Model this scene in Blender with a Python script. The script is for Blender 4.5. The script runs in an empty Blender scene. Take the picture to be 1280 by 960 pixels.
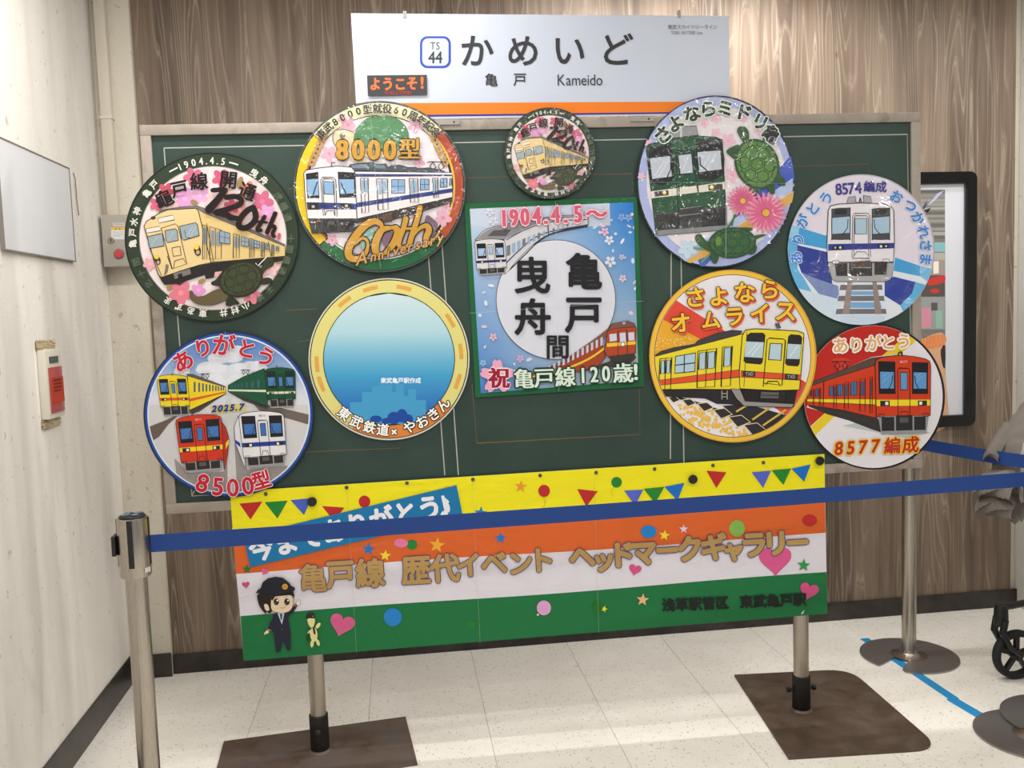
import bpy, bmesh, math, random
from mathutils import Vector, Matrix
from mathutils.geometry import tessellate_polygon
S = bpy.context.scene
COL = S.collection
PI = math.pi
random.seed(7)

# ------------------------------------------------------------ camera, world, lamps, exposure
F_PX, YAW, PITCH, ROLL = 1125.77, 0.1262, 0.0805, -0.0337
CAM = Vector((0, -4.0473, 1.55))
def cam_axes():
    cy, sy, cp, sp, cr, sr = math.cos(YAW), math.sin(YAW), math.cos(PITCH), math.sin(PITCH), math.cos(ROLL), math.sin(ROLL)
    r = Vector((cy, -sy, 0)); f = Vector((sy, cy, 0)); u = Vector((0, 0, 1))
    f2 = f*cp-u*sp; u2 = u*cp+f*sp
    return r*cr+u2*sr, u2*cr-r*sr, f2
AX_R, AX_U, AX_F = cam_axes()
cd = bpy.data.cameras.new('camera'); cam = bpy.data.objects.new('camera', cd); COL.objects.link(cam)
cd.sensor_width = 36; cd.lens = F_PX/1280*36; cd.clip_start = .05; cd.clip_end = 60
M = Matrix((AX_R, AX_U, -AX_F)).transposed().to_4x4(); M.translation = CAM
cam.matrix_world = M; S.camera = cam
S.view_settings.view_transform = 'Standard'; S.view_settings.look = 'None'
S.view_settings.gamma = 1; S.view_settings.use_curve_mapping = False
S.view_settings.exposure = 0.04
w = bpy.data.worlds.new('world'); S.world = w; w.use_nodes = True
w.node_tree.nodes['Background'].inputs[0].default_value = (.93, .95, 1, 1)
w.node_tree.nodes['Background'].inputs[1].default_value = .34
def area(name, loc, sx, sy, power, rot=(0, 0, 0), col=(1, .975, .94), spread=PI):
    l = bpy.data.lights.new(name, 'AREA'); l.shape = 'RECTANGLE'; l.size = sx; l.size_y = sy
    l.energy = power; l.color = col; l.spread = spread
    o = bpy.data.objects.new(name, l); COL.objects.link(o); o.location = loc; o.rotation_euler = rot
    return o
LAMPS = [  # x, y, length along x, power: the tubes of the ceiling
    (1.35, -.44, 1.25, 31), (-.40, -1.30, 1.25, 22), (2.95, -.95, 1.25, 16),
    (.1, -2.75, 1.25, 22), (2.2, -2.75, 1.25, 19), (-.2, -4.6, 1.25, 18), (2.2, -4.6, 1.25, 18)]
LAMP_Z = 3.06
for (x, y, L, p) in LAMPS:
    area('ceiling_lamp_light', (x, y, LAMP_Z-.055), L, .09, p)

# ------------------------------------------------------------ helpers
def lin(c):
    c = c/255
    return c/12.92 if c <= .04045 else ((c+.055)/1.055)**2.4
def rgb(c, k=1.0):
    return (min(.95, lin(c[0])*k), min(.95, lin(c[1])*k), min(.95, lin(c[2])*k), 1)
def mat(name, col=None, rough=.5, metal=0., k=1.0, **kw):
    m = bpy.data.materials.new(name); m.use_nodes = True
    b = m.node_tree.nodes['Principled BSDF']
    if col: b.inputs['Base Color'].default_value = rgb(col, k)
    b.inputs['Roughness'].default_value = rough; b.inputs['Metallic'].default_value = metal
    for a, v in kw.items(): b.inputs[a.replace('_', ' ')].default_value = v
    return m
class N:
    """small node-graph writer"""
    def __init__(s, m): s.m = m; s.t = m.node_tree; s.b = s.t.nodes['Principled BSDF']
    def n(s, kind, **kw):
        x = s.t.nodes.new(kind)
        for a, v in kw.items():
            if a.startswith('i_'): x.inputs[a[2:].replace('_', ' ')].default_value = v
            else: setattr(x, a, v)
        return x
    def l(s, a, b): s.t.links.new(a, b)
    def coord(s, scale=(1, 1, 1), rot=(0, 0, 0), loc=(0, 0, 0), kind='Object'):
        c = s.n('ShaderNodeTexCoord'); mp = s.n('ShaderNodeMapping')
        mp.inputs['Scale'].default_value = scale; mp.inputs['Rotation'].default_value = rot; mp.inputs['Location'].default_value = loc
        s.l(c.outputs[kind], mp.inputs[0]); return mp.outputs[0]
    def noise(s, vec, scale=5, detail=4, rough=.5, dist=0):
        x = s.n('ShaderNodeTexNoise'); x.inputs['Scale'].default_value = scale; x.inputs['Detail'].default_value = detail
        x.inputs['Roughness'].default_value = rough; x.inputs['Distortion'].default_value = dist
        s.l(vec, x.inputs['Vector']); return x.outputs[0]
    def ramp(s, fac, stops):
        r = s.n('ShaderNodeValToRGB'); e = r.color_ramp.elements
        while len(e) < len(stops): e.new(.5)
        for q, (p, c) in zip(e, stops): q.position = p; q.color = c if len(c) == 4 else (*c, 1)
        s.l(fac, r.inputs[0]); return r.outputs[0]
    def mix(s, fac, a, b, mode='MIX'):
        x = s.n('ShaderNodeMix', data_type='RGBA', blend_type=mode)
        for sock, v in ((x.inputs[0], fac), (x.inputs[6], a), (x.inputs[7], b)):
            if isinstance(v, (int, float)): sock.default_value = v
            elif isinstance(v, tuple): sock.default_value = v
            else: s.l(v, sock)
        return x.outputs[2]
    def math(s, op, a, b=0.):
        x = s.n('ShaderNodeMath', operation=op)
        for sock, v in ((x.inputs[0], a), (x.inputs[1], b)):
            if isinstance(v, (int, float)): sock.default_value = v
            else: s.l(v, sock)
        return x.outputs[0]
    def bump(s, h, strength=.3, dist=.01, prev=None):
        x = s.n('ShaderNodeBump'); x.inputs['Strength'].default_value = strength; x.inputs['Distance'].default_value = dist
        s.l(h, x.inputs['Height'])
        if prev is not None: s.l(prev, x.inputs['Normal'])
        return x.outputs[0]
W4 = lambda v: (v, v, v, 1)

def bm_obj(name, bm, m=None, parent=None, smooth=False):
    me = bpy.data.meshes.new(name); bm.normal_update(); bm.to_mesh(me); bm.free()
    if m: me.materials.append(m)
    if smooth:
        me.shade_smooth() if hasattr(me, 'shade_smooth') else None
        me.set_sharp_from_angle(angle=math.radians(35))
    o = bpy.data.objects.new(name, me); COL.objects.link(o)
    if parent: o.parent = parent
    return o
def thing(name, label=None, cat=None, loc=(0, 0, 0), group=None):
    o = bpy.data.objects.new(name, None); COL.objects.link(o); o.location = loc; o.empty_display_size = .05
    tag(o, label, cat, group); return o
def tag(o, label=None, cat=None, group=None, kind=None):
    if label: o['label'] = label
    if cat: o['category'] = cat
    if group: o['group'] = group
    if kind: o['kind'] = kind
    return o
def box(bm, x0, x1, y0, y1, z0, z1, bev=0, mtx=None):
    r = bmesh.ops.create_cube(bm, size=1)
    vs = r['verts']
    for v in vs: v.co = Vector(((x0+x1)/2+v.co.x*(x1-x0), (y0+y1)/2+v.co.y*(y1-y0), (z0+z1)/2+v.co.z*(z1-z0)))
    if bev:
        es = list({e for v in vs for e in v.link_edges})
        r2 = bmesh.ops.bevel(bm, geom=es, offset=bev, segments=2, affect='EDGES', profile=.6)
        vs = list({v for f in r2['faces'] for v in f.verts} | {v for v in vs if v.is_valid})
    if mtx: bmesh.ops.transform(bm, matrix=mtx, verts=[v for v in vs if v.is_valid])
def boxo(name, dims, m, parent=None, bev=0, smooth=True):
    bm = bmesh.new(); box(bm, *dims, bev=bev); return bm_obj(name, bm, m, parent, smooth and bev > 0)
def lathe(bm, prof, seg=32, mtx=None, cap=True):
    """prof: list of (r, z), turned about z"""
    rings = []
    for r, z in prof:
        rings.append([bm.verts.new((r*math.cos(2*PI*i/seg), r*math.sin(2*PI*i/seg), z)) for i in range(seg)])
    for a, b in zip(rings, rings[1:]):
        for i in range(seg): bm.faces.new((a[i], a[(i+1) % seg], b[(i+1) % seg], b[i]))
    if cap:
        bm.faces.new(rings[0][::-1]); bm.faces.new(rings[-1])
    if mtx: bmesh.ops.transform(bm, matrix=mtx, verts=[v for r in rings for v in r])
def tube(bm, pts, r, seg=12, radii=None):
    pts = [Vector(p) for p in pts]; rings = []; prev = None
    for i, p in enumerate(pts):
        d = (pts[min(i+1, len(pts)-1)]-pts[max(i-1, 0)]).normalized()
        if prev is None: a = d.orthogonal().normalized()
        else: a = (prev-d*prev.dot(d)).normalized()
        prev = a; b = d.cross(a); rr = radii[i] if radii else r
        rings.append([bm.verts.new(p+(a*math.cos(2*PI*k/seg)+b*math.sin(2*PI*k/seg))*rr) for k in range(seg)])
    for a, b in zip(rings, rings[1:]):
        for k in range(seg): bm.faces.new((a[k], a[(k+1) % seg], b[(k+1) % seg], b[k]))
    bm.faces.new(rings[0][::-1]); bm.faces.new(rings[-1])
def prism(bm, pts, z0, z1, bev=0):
    """extrude a flat outline (x, y) between z0 and z1"""
    a = [bm.verts.new((x, y, z0)) for x, y in pts]; b = [bm.verts.new((x, y, z1)) for x, y in pts]
    f0 = bm.faces.new(a[::-1]); f1 = bm.faces.new(b); n = len(pts)
    for i in range(n): bm.faces.new((a[i], a[(i+1) % n], b[(i+1) % n], b[i]))
    if bev: bmesh.ops.bevel(bm, geom=list(f1.edges), offset=bev, segments=2, affect='EDGES')

def rayw(px, py): return AX_F*F_PX+AX_R*(px-640)-AX_U*(py-480)
def onfloor(px, py, z=0):
    d = rayw(px, py); return CAM+d*((z-CAM.z)/d.z)

# ------------------------------------------------------------ materials
def make_wood():
    m = mat('wood_laminate', (150, 130, 112), .55); g = N(m)
    v = g.coord()
    big = g.noise(g.coord((3.2, 3.2, .22)), 1.6, 3, .5)
    mid = g.noise(g.coord((17, 17, .5)), 1.5, 4, .6)
    fine = g.noise(g.coord((150, 150, 4)), 1.6, 3, .6)
    sx = g.n('ShaderNodeSeparateXYZ'); g.l(v, sx.inputs[0])
    # cathedral rings: contour lines of a stretched noise height field
    hf = g.noise(g.coord((8.5, 8.5, .55), loc=(3.1, 0, 1.7)), 1.0, 1.5, .45)
    fr = g.math('FRACT', g.math('MULTIPLY', g.math('ADD', hf, g.math('MULTIPLY', fine, .016)), 17.0))
    ring = g.ramp(fr, [(0, W4(.9)), (.12, W4(.15)), (.75, W4(.0)), (1, W4(1))])
    mask = g.ramp(g.noise(g.coord((9, 9, .8), loc=(9, 2, 4)), 1.0, 3, .6), [(.40, W4(.08)), (.60, W4(1))])
    c1 = g.ramp(g.math('ADD', g.math('MULTIPLY', big, .55), g.math('MULTIPLY', mid, .45)),
                [(.36, rgb((84, 69, 57))), (.47, rgb((112, 94, 79))), (.55, rgb((136, 117, 100))), (.66, rgb((162, 143, 124)))])
    c2 = g.mix(g.math('MULTIPLY', fine, .45), c1, rgb((104, 87, 73)))
    light = g.math('MULTIPLY', g.math('MULTIPLY', ring, mask), .75)
    c3 = g.mix(light, c2, rgb((196, 180, 160)))
    dk = g.ramp(g.math('FRACT', g.math('ADD', g.math('MULTIPLY', hf, 17.0), .25)), [(0, W4(1)), (.10, W4(.3)), (.3, W4(0))])
    c4 = g.mix(g.math('MULTIPLY', g.math('MULTIPLY', dk, mask), .6), c3, rgb((70, 58, 49)))
    knots = g.n('ShaderNodeTexVoronoi'); knots.inputs['Scale'].default_value = 1.0
    g.l(g.coord((3.3, 3.3, 1.7)), knots.inputs['Vector'])
    kk = g.ramp(knots.outputs['Distance'], [(0, W4(.8)), (.02, W4(.35)), (.035, W4(0))])
    c5 = g.mix(kk, c4, rgb((80, 62, 50)))
    g.l(c5, g.b.inputs['Base Color'])
    g.l(g.bump(g.math('ADD', g.math('MULTIPLY', ring, mask), fine), .25, .0015), g.b.inputs['Normal'])
    return m
def make_plaster(name, base, dirt, bumpd=.004, sc=60, stain=.5):
    m = mat(name, base, .75); g = N(m)
    n1 = g.noise(g.coord(), sc, 5, .65); n2 = g.noise(g.coord((6, 6, .8)), 1.2, 4, .6); n3 = g.noise(g.coord(), 26, 2, .7)
    c = g.mix(g.ramp(n2, [(.42, W4(0)), (.75, W4(stain))]), rgb(base), rgb(dirt))
    spots = g.ramp(n3, [(.66, W4(0)), (.74, W4(.55))])
    c = g.mix(spots, c, rgb((dirt[0]-30, dirt[1]-34, dirt[2]-40)))
    g.l(c, g.b.inputs['Base Color'])
    g.l(g.bump(n1, .55, bumpd), g.b.inputs['Normal'])
    return m
def make_floor():
    m = mat('floor_tile', (214, 208, 194), .28); g = N(m)
    inf = g.n('ShaderNodeObjectInfo')
    geo = g.n('ShaderNodeNewGeometry')
    def sp(scale, loc, lo, hi):
        vo = g.n('ShaderNodeTexVoronoi'); vo.inputs['Scale'].default_value = 1; vo.inputs['Randomness'].default_value = 1
        mp = g.n('ShaderNodeMapping'); mp.inputs['Scale'].default_value = scale; mp.inputs['Location'].default_value = loc
        mp.inputs['Rotation'].default_value = (0, 0, .6)
        g.l(geo.outputs['Position'], mp.inputs[0]); g.l(mp.outputs[0], vo.inputs['Vector'])
        keep = g.ramp(vo.outputs['Color'], [(.45, W4(0)), (.5, W4(1))])
        d = g.ramp(vo.outputs['Distance'], [(lo, W4(1)), (hi, W4(0))])
        return g.math('MULTIPLY', keep, d)
    s1 = sp((75, 40, 40), (0, 0, 0), .16, .24); s2 = sp((38, 60, 40), (5, 3, 0), .11, .16); s3 = sp((130, 150, 90), (1, 7, 0), .2, .3)
    mp = g.n('ShaderNodeMapping'); mp.inputs['Scale'].default_value = (1, 1, 1); g.l(geo.outputs['Position'], mp.inputs[0])
    big = g.noise(mp.outputs[0], 2.2, 4, .6)
    base = g.mix(g.ramp(big, [(.35, W4(0)), (.7, W4(1))]), rgb((244, 241, 233)), rgb((232, 228, 218)))
    c = g.mix(g.math('MULTIPLY', s1, .55), base, rgb((150, 138, 120)))
    c = g.mix(g.math('MULTIPLY', s2, .7), c, rgb((110, 100, 88)))
    c = g.mix(g.math('MULTIPLY', s3, .35), c, rgb((170, 160, 144)))
    hsv = g.n('ShaderNodeHueSaturation'); g.l(c, hsv.inputs['Color'])
    g.l(g.math('ADD', g.math('MULTIPLY', inf.outputs['Random'], .05), .975), hsv.inputs['Value'])
    g.l(hsv.outputs[0], g.b.inputs['Base Color'])
    g.l(g.ramp(big, [(.3, W4(.22)), (.7, W4(.36))]), g.b.inputs['Roughness'])
    g.l(g.bump(g.noise(mp.outputs[0], 3.5, 3, .5), .12, .006), g.b.inputs['Normal'])
    return m
def make_steel(name, c=(176, 168, 158), rough=.26, aniso=.0, sc=(400, 400, 2)):
    m = mat(name, c, rough, 1.0); g = N(m)
    n = g.noise(g.coord(sc), 1.0, 3, .6)
    g.l(g.ramp(n, [(.3, W4(rough-.08)), (.7, W4(rough+.12))]), g.b.inputs['Roughness'])
    g.l(g.bump(n, .06, .0006), g.b.inputs['Normal'])
    return m
def make_rust(name, a, b, c):
    m = mat(name, a, .6, .3); g = N(m)
    n = g.noise(g.coord(), 7, 6, .65, .4); n2 = g.noise(g.coord(), 60, 4, .6)
    col = g.ramp(n, [(.35, rgb(a)), (.52, rgb(b)), (.68, rgb(c))])
    g.l(g.mix(g.math('MULTIPLY', n2, .3), col, rgb(a)), g.b.inputs['Base Color'])
    g.l(g.bump(n2, .3, .001), g.b.inputs['Normal'])
    g.l(g.ramp(n, [(.3, W4(.45)), (.7, W4(.7))]), g.b.inputs['Roughness'])
    return m
wood = make_wood()
plaster_l = make_plaster('plaster_left', (240, 236, 229), (202, 196, 187), .003, 45, .6)
plaster_b = make_plaster('plaster_rough', (222, 215, 200), (186, 174, 154), .007, 55, .5)
plaster_r = make_plaster('plaster_right', (206, 203, 198), (178, 174, 168), .007, 70, .3)
tile_m = make_floor()
grout = mat('floor_joint', (120, 112, 100), .8)
ceil_m = mat('ceiling_white', (225, 223, 216), .9)
base_m = mat('baseboard_vinyl', (44, 38, 35), .42)
gN = N(base_m); gN.l(gN.ramp(gN.noise(gN.coord(), 9, 4, .6), [(.4, rgb((40, 34, 31))), (.75, rgb((70, 62, 56)))]), gN.b.inputs['Base Color'])
steel = make_steel('brushed_steel')
steel_dk = make_steel('dark_steel', (158, 155, 154), .45)
pipe_m = make_steel('worn_pipe', (168, 158, 146), .34, sc=(60, 60, 3))
black_iron = make_rust('black_painted_iron', (22, 20, 19), (30, 28, 27), (58, 50, 44))
plate_a = make_rust('worn_steel_plate', (88, 72, 62), (104, 90, 82), (96, 92, 92))
plate_b = make_rust('brown_steel_plate', (78, 62, 50), (92, 76, 64), (106, 92, 80))
frame_m = make_rust('aluminium_frame', (150, 140, 130), (164, 154, 144), (132, 122, 112))
frame_m.node_tree.nodes['Principled BSDF'].inputs['Metallic'].default_value = .2
white_board = mat('white_board', (222, 224, 228), .35)
plastic_w = mat('cream_plastic', (218, 214, 200), .4)
black_p = mat('black_plastic', (20, 20, 22), .4)
rubber = mat('black_rubber', (26, 26, 28), .75)
blue_belt = mat('blue_webbing', (22, 66, 142), .7)
g_ = N(blue_belt); nz_ = g_.noise(g_.coord((700, 700, 700)), 1, 2, .5)
g_.l(g_.mix(g_.ramp(nz_, [(.35, W4(0)), (.65, W4(.5))]), rgb((14, 54, 124)), rgb((26, 74, 146))), g_.b.inputs['Base Color'])
g_.l(g_.bump(nz_, .2, .0005), g_.b.inputs['Normal'])
tape_blue = mat('blue_floor_tape', (30, 140, 200), .4)
# ------------------------------------------------------------ the setting
XL, XW0, XW1 = -1.1986, -1.041, 2.9835
def struct(name, dims, m, bev=0):
    o = boxo(name, dims, m, None, bev); o['kind'] = 'structure'; return o
floor = struct('floor', (XL-.1, 4.9, -6.2, .15, -.05, -.0015), grout)
T = .4476; TX0 = -.6157
bm = bmesh.new(); box(bm, .0007, T-.0007, -T+.0007, -.0007, -.012, 0)
bmesh.ops.bevel(bm, geom=[e for e in bm.edges if all(v.co.z > -.001 for v in e.verts)], offset=.0006, segments=1, affect='EDGES')
me = bpy.data.meshes.new('tile'); bm.to_mesh(me); bm.free(); me.materials.append(tile_m)
for i in range(-1, 12):
    for j in range(0, 13):
        o = bpy.data.objects.new('tile', me); COL.objects.link(o); o.parent = floor
        o.location = (TX0+i*T, .0062-j*T, 0)
        if i == -1: o.scale = ((TX0-XL)/T, 1, 1); o.location.x = XL
wall_left = struct('wall_left', (XL-.12, XL, -6.2, .15, -.05, 3.15), plaster_l)
bb = boxo('baseboard_left', (XL, XL+.006, -6.2, -.03, 0, .125), base_m, None, .002); bb['kind'] = 'structure'
wall_back = struct('wall_back', (XL, 4.9, .012, .15, -.05, 3.15), plaster_b)
clad = boxo('wood_cladding', (XW0, XW1, 0, .012, .0, 3.15), wood, wall_back)
p1 = struct('trim_1', (XL, XW0, -.028, .012, 0, 3.15), plaster_b, .004)
p1['label'] = 'narrow rough cream plaster strip beside the wood cladding'
p2 = struct('trim_2', (XW1+.03, 3.75, -.07, .012, 0, 3.15), plaster_r, .004)
b1 = struct('baseboard_back', (XW0, XW1+.03, -.010, 0, 0, .088), base_m, .002)
b2 = boxo('baseboard_strip', (XL, XW0+.002, -.036, -.028, 0, .105), base_m, b1, .002)
b3 = boxo('baseboard_strip', (XW1+.025, 3.75, -.078, -.07, 0, .13), base_m, b1, .002)
ceiling = struct('ceiling', (XL-.1, 4.9, -6.2, .15, 3.15, 3.25), ceil_m)
wall_right_for_light = struct('wall_right_for_light', (4.9, 5.0, -6.2, .15, -.05, 3.15), plaster_r)  # unseen wall closing the open right side, added for the light
# ceiling luminaires above the photo's frame
lum_w = mat('luminaire_white', (230, 230, 226), .5)
lum_e = mat('luminaire_tube', (255, 255, 255), .5, Emission_Color=(1, .97, .92, 1), Emission_Strength=3.0)
place_names = ['above the station sign end of the wall', 'above the left end of the board', 'above the right end of the board',
               'over the middle of the hall', 'over the right of the hall', 'behind the viewer on the left', 'behind the viewer on the right']
for (x, y, L, p), pn in zip(LAMPS, place_names):
    t = thing('ceiling_light', 'long white fluorescent ceiling light '+pn, 'light', (x, y, 3.15), 'fluorescent ceiling lights')
    bm = bmesh.new(); box(bm, -L/2-.02, L/2+.02, -.07, .07, -.035, 0, .004); bm_obj('housing', bm, lum_w, t, True)
    for yy in (-.03, .03):
        bm = bmesh.new(); tube(bm, [(-L/2, yy, -.065), (L/2, yy, -.065)], .0125, 12)
        tu = bm_obj('fluorescent_tube', bm, lum_e, t, True)
        tu.visible_shadow = True
    for xx in (-L/2-.01, L/2+.01):
        bm = bmesh.new(); box(bm, xx-.012, xx+.012, -.05, .05, -.08, -.035, .003); bm_obj('socket', bm, lum_w, t, True)

# cable conduit and alarm box in the left corner
con = thing('cable_conduit', 'cream cable conduit running down the left corner into the grey box', 'conduit', (-1.150, -.028, 2.0))
bm = bmesh.new(); box(bm, -.022, .022, -.036, 0, .003, 1.15, .006); bm_obj('conduit_cover', bm, plaster_b if 0 else mat('conduit_paint', (216, 208, 192), .5), con, True)
for z in (.4, .9):
    bm = bmesh.new(); box(bm, -.026, .026, -.040, 0, z, z+.012, .002); bm_obj('clamp', bm, plastic_w, con, True)
grey_box = mat('grey_steel_box', (176, 170, 160), .4)
ab = thing('alarm_box', 'small grey metal box with keyhole and red button, under the conduit', 'alarm box', (-1.125, -.028, 1.79))
bm = bmesh.new(); box(bm, -.062, .075, -.075, 0, .0, .213, .004); bm_obj('casing', bm, grey_box, ab, True)
def disc_part(name, x, y, z, r, d, m, parent, seg=24):
    bm = bmesh.new(); lathe(bm, [(r, 0), (r, d*.8), (r*.9, d)], seg, Matrix.Translation((x, y, z)) @ Matrix.Rotation(PI/2, 4, 'X'))
    return bm_obj(name, bm, m, parent, True)
disc_part('button_ring', .002, -.075, .052, .021, .004, mat('grey_ring', (120, 112, 108), .4), ab)
disc_part('red_button', .002, -.079, .052, .0165, .006, mat('red_button', (205, 70, 78), .35), ab)
lk = disc_part('lock', -.026, -.075, .108, .0135, .005, steel, ab)
bm = bmesh.new(); box(bm, -.0275, -.0245, -.0812, -.080, .101, .115); bm_obj('keyhole', bm, black_p, lk)

# white blank panel on the left wall
wp = thing('blank_panel', 'blank white rectangular panel fixed to the left wall', 'panel', (XL, -.75, 1.795))
bm = bmesh.new(); box(bm, 0, .012, -.31, .31, 0, .342, .0015); bm_obj('panel_sheet', bm, white_board, wp)
bm = bmesh.new()
for (a, b, c, d) in ((-.314, .314, -.004, .0), (-.314, .314, .342, .346)): box(bm, 0, .014, a, b, c, d)
for (a, b) in ((-.314, -.31), (.31, .314)): box(bm, 0, .014, a, b, 0, .342)
bm_obj('panel_edge', bm, mat('grey_edge', (130, 126, 120), .5), wp)
# bent wire on the left wall
bm = bmesh.new(); tube(bm, [(0, 0, 0), (.006, 0, -.02), (.004, .006, -.1), (.006, .01, -.16), (.012, -.01, -.152)], .0018, 6, None)
wi = bm_obj('wire_hook', bm, mat('rusty_wire', (120, 84, 74), .7), None, True); wi.location = (XL+.001, -.36, 2.135)
tag(wi, 'thin rusty bent wire hanging on the left wall above', 'wire')
# alarm strip on the left wall
al = thing('wall_call_box', 'slim cream wall box with a red lower panel on the left wall', 'call box', (XL, -.775, 1.355))
bm = bmesh.new(); box(bm, 0, .028, -.072, .072, -.118, .118, .006); bm_obj('casing', bm, plastic_w, al, True)
bm = bmesh.new(); box(bm, .028, .034, -.058, .058, -.098, .058, .003); rp = bm_obj('red_panel', bm, mat('red_clear_panel', (176, 84, 84), .2), al, True)
bm = bmesh.new(); box(bm, .034, .0352, -.056, .056, -.066, .022); rl = bm_obj('red_label', bm, mat('red_label', (186, 60, 38), .4), rp)
bm = bmesh.new(); box(bm, .028, .031, -.042, .036, .072, .094); bm_obj('grey_label', bm, mat('slate_label', (84, 92, 92), .5), al)
glue = make_plaster('old_glue', (206, 190, 158), (170, 148, 112), .01, 160, .8)
for z0, z1 in ((.119, .148), (-.150, -.119)):
    bm = bmesh.new(); box(bm, 0, .006, -.075, .085, z0, z1)
    bmesh.ops.subdivide_edges(bm, edges=list(bm.edges), cuts=6, use_grid_fill=True)
    for v in bm.verts:
        if v.co.x > .005: v.co.x += random.uniform(-.003, .003)
        v.co.y += random.uniform(-.005, .005); v.co.z += random.uniform(-.004, .004)
    bm_obj('glue_residue', bm, glue, al)
# small marks of writing on the red label
txt_rows = [(-.034, .012), (-.034, .0), (-.034, -.012), (-.034, -.024)]
bm = bmesh.new()
for k, (yy, zz) in enumerate(txt_rows):
    x = -.036
    for q in range(7):
        wdt = random.uniform(.005, .010); box(bm, .0352, .0356, x, x+wdt, zz-.0035, zz+.0035); x += wdt+.0025
        if x > .03: break
bm_obj('label_writing', bm, mat('label_ink', (96, 30, 22), .6), rl)

# framed poster on the back wall behind the board
po = thing('framed_poster', 'poster in a black rounded frame on the wood wall, half behind the board', 'poster', (2.325, 0, 1.53))
W_, H_ = .445, .608
def rrect(w_, h_, r, seg=6):
    pts = []
    for cx, cz, a0 in ((w_-r, h_-r, 0), (-w_+r, h_-r, 90), (-w_+r, -h_+r, 180), (w_-r, -h_+r, 270)):
        for k in range(seg+1):
            a = math.radians(a0+90*k/seg); pts.append((cx+r*math.cos(a), cz+r*math.sin(a)))
    return pts
def ring_prism(bm, outer, inner, y0, y1):
    n = len(outer); V = [[bm.verts.new((p[0], y, p[1])) for p in L] for L in (outer, inner) for y in (y0, y1)]
    o0, o1, i0, i1 = V
    for k in range(n):
        j = (k+1) % n
        bm.faces.new((o0[k], o0[j], o1[j], o1[k])); bm.faces.new((i0[j], i0[k], i1[k], i1[j]))
        bm.faces.new((o1[k], o1[j], i1[j], i1[k])); bm.faces.new((o0[j], o0[k], i0[k], i0[j]))
    bmesh.ops.recalc_face_normals(bm, faces=list(bm.faces))
bm = bmesh.new(); ring_prism(bm, rrect(W_, H_, .035), rrect(W_-.052, H_-.052, .006), 0, -.028)
bm_obj('frame', bm, mat('black_glossy_frame', (14, 14, 15), .22), po)
bm = bmesh.new(); ring_prism(bm, rrect(W_-.05, H_-.05, .006), rrect(W_-.056, H_-.056, .004), -.006, -.018)
bm_obj('inner_bead', bm, mat('grey_bead', (110, 112, 116), .3, .6), po)
bm = bmesh.new(); box(bm, -W_+.05, W_-.05, -.009, -.002, -H_+.05, H_-.05); bm_obj('poster_sheet', bm, mat('poster_paper', (222, 224, 232), .4), po)

# queue stanchions, belts
def notch_outline(R=.2, a0=-158, seg=56):
    """disc outline with the spiral slot that lets the bases nest"""
    pts = []
    A0 = math.radians(a0+17); A1 = math.radians(a0-17+360)
    for k in range(seg+1):
        a = A0+(A1-A0)*k/seg; pts.append((R*math.cos(a), R*math.sin(a)))
    # rounded shoulder then slot inwards
    c, s_ = math.cos(math.radians(a0)), math.sin(math.radians(a0))
    for t_, off in ((.93, -.052), (.82, -.047), (.6, -.042), (.4, -.038), (.26, -.032), (.19, 0), (.26, .024), (.42, .026), (.65, .030), (.86, .036)):
        pts.append((R*t_*c-off*-s_*1.0*-1, R*t_*s_+off*c*-1*-1)) if 0 else pts.append((R*t_*c - off*s_, R*t_*s_ + off*c))
    return pts
def stanchion(x, y, label, zlift=0, a0=-158):
    t = thing('queue_stanchion', label, 'stanchion', (x, y, 0), 'belt barrier stanchions')
    bm = bmesh.new(); pts = notch_outline(.2, a0)
    bm2 = bmesh.new()
    # slightly domed base: outline scaled rings towards the centre
    prism(bm, pts, 0+zlift, .007+zlift, .0015); bm_obj('base_plate', bm, steel_dk, t, False)
    bm2.free()
    bm = bmesh.new(); lathe(bm, [(.075, .007+zlift), (.05, .012+zlift), (.034, .022+zlift), (.0305, .034+zlift)], 40); bm_obj('base_collar', bm, steel, t, True)
    bm = bmesh.new(); lathe(bm, [(.0298, .012+zlift), (.0298, .838)], 40); bm_obj('pole', bm, steel, t, True)
    bm = bmesh.new(); lathe(bm, [(.0302, .836), (.0415, .838), (.0425, .844), (.0425, 1.000), (.041, 1.006), (.030, 1.008)], 40); hd = bm_obj('head', bm, steel, t, True)
    return t, hd
def head_details(t, hd, ang, out=True):
    """slot strips round the head; ang is the direction the belt leaves in"""
    for k in range(4):
        a = ang+k*PI/2
        m4 = Matrix.Rotation(a, 4, 'Z')
        bm = bmesh.new(); box(bm, .0405, .0438, -.0075, .0075, .868, 1.004, .0015, m4); bm_obj('slot_strip', bm, black_p, t)
        if k == 2:
            bm = bmesh.new(); box(bm, .0438, .055, -.024, .024, .902, .958, .002, m4); bm_obj('belt_receiver', bm, black_p, t)
    bm = bmesh.new(); lathe(bm, [(.036, 1.008), (.034, 1.0125), (.01, 1.0145)], 32); cp = bm_obj('top_cap', bm, black_p, t, True)
    bm = bmesh.new(); box(bm, -.03, .03, -.008, .008, 1.0135, 1.017, .001, Matrix.Rotation(ang+.6, 4, 'Z')); box(bm, -.008, .008, -.03, .03, 1.0135, 1.017, .001, Matrix.Rotation(ang+.6, 4, 'Z'))
    bm_obj('cap_cross', bm, mat('slate_plastic', (86, 104, 116), .4), cp)
    bm = bmesh.new(); box(bm, .0424, .0434, -.011, .011, .850, .864, 0, Matrix.Rotation(ang-.55, 4, 'Z')); bm_obj('small_sticker', bm, mat('clear_sticker', (200, 200, 200), .3), t)
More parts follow.
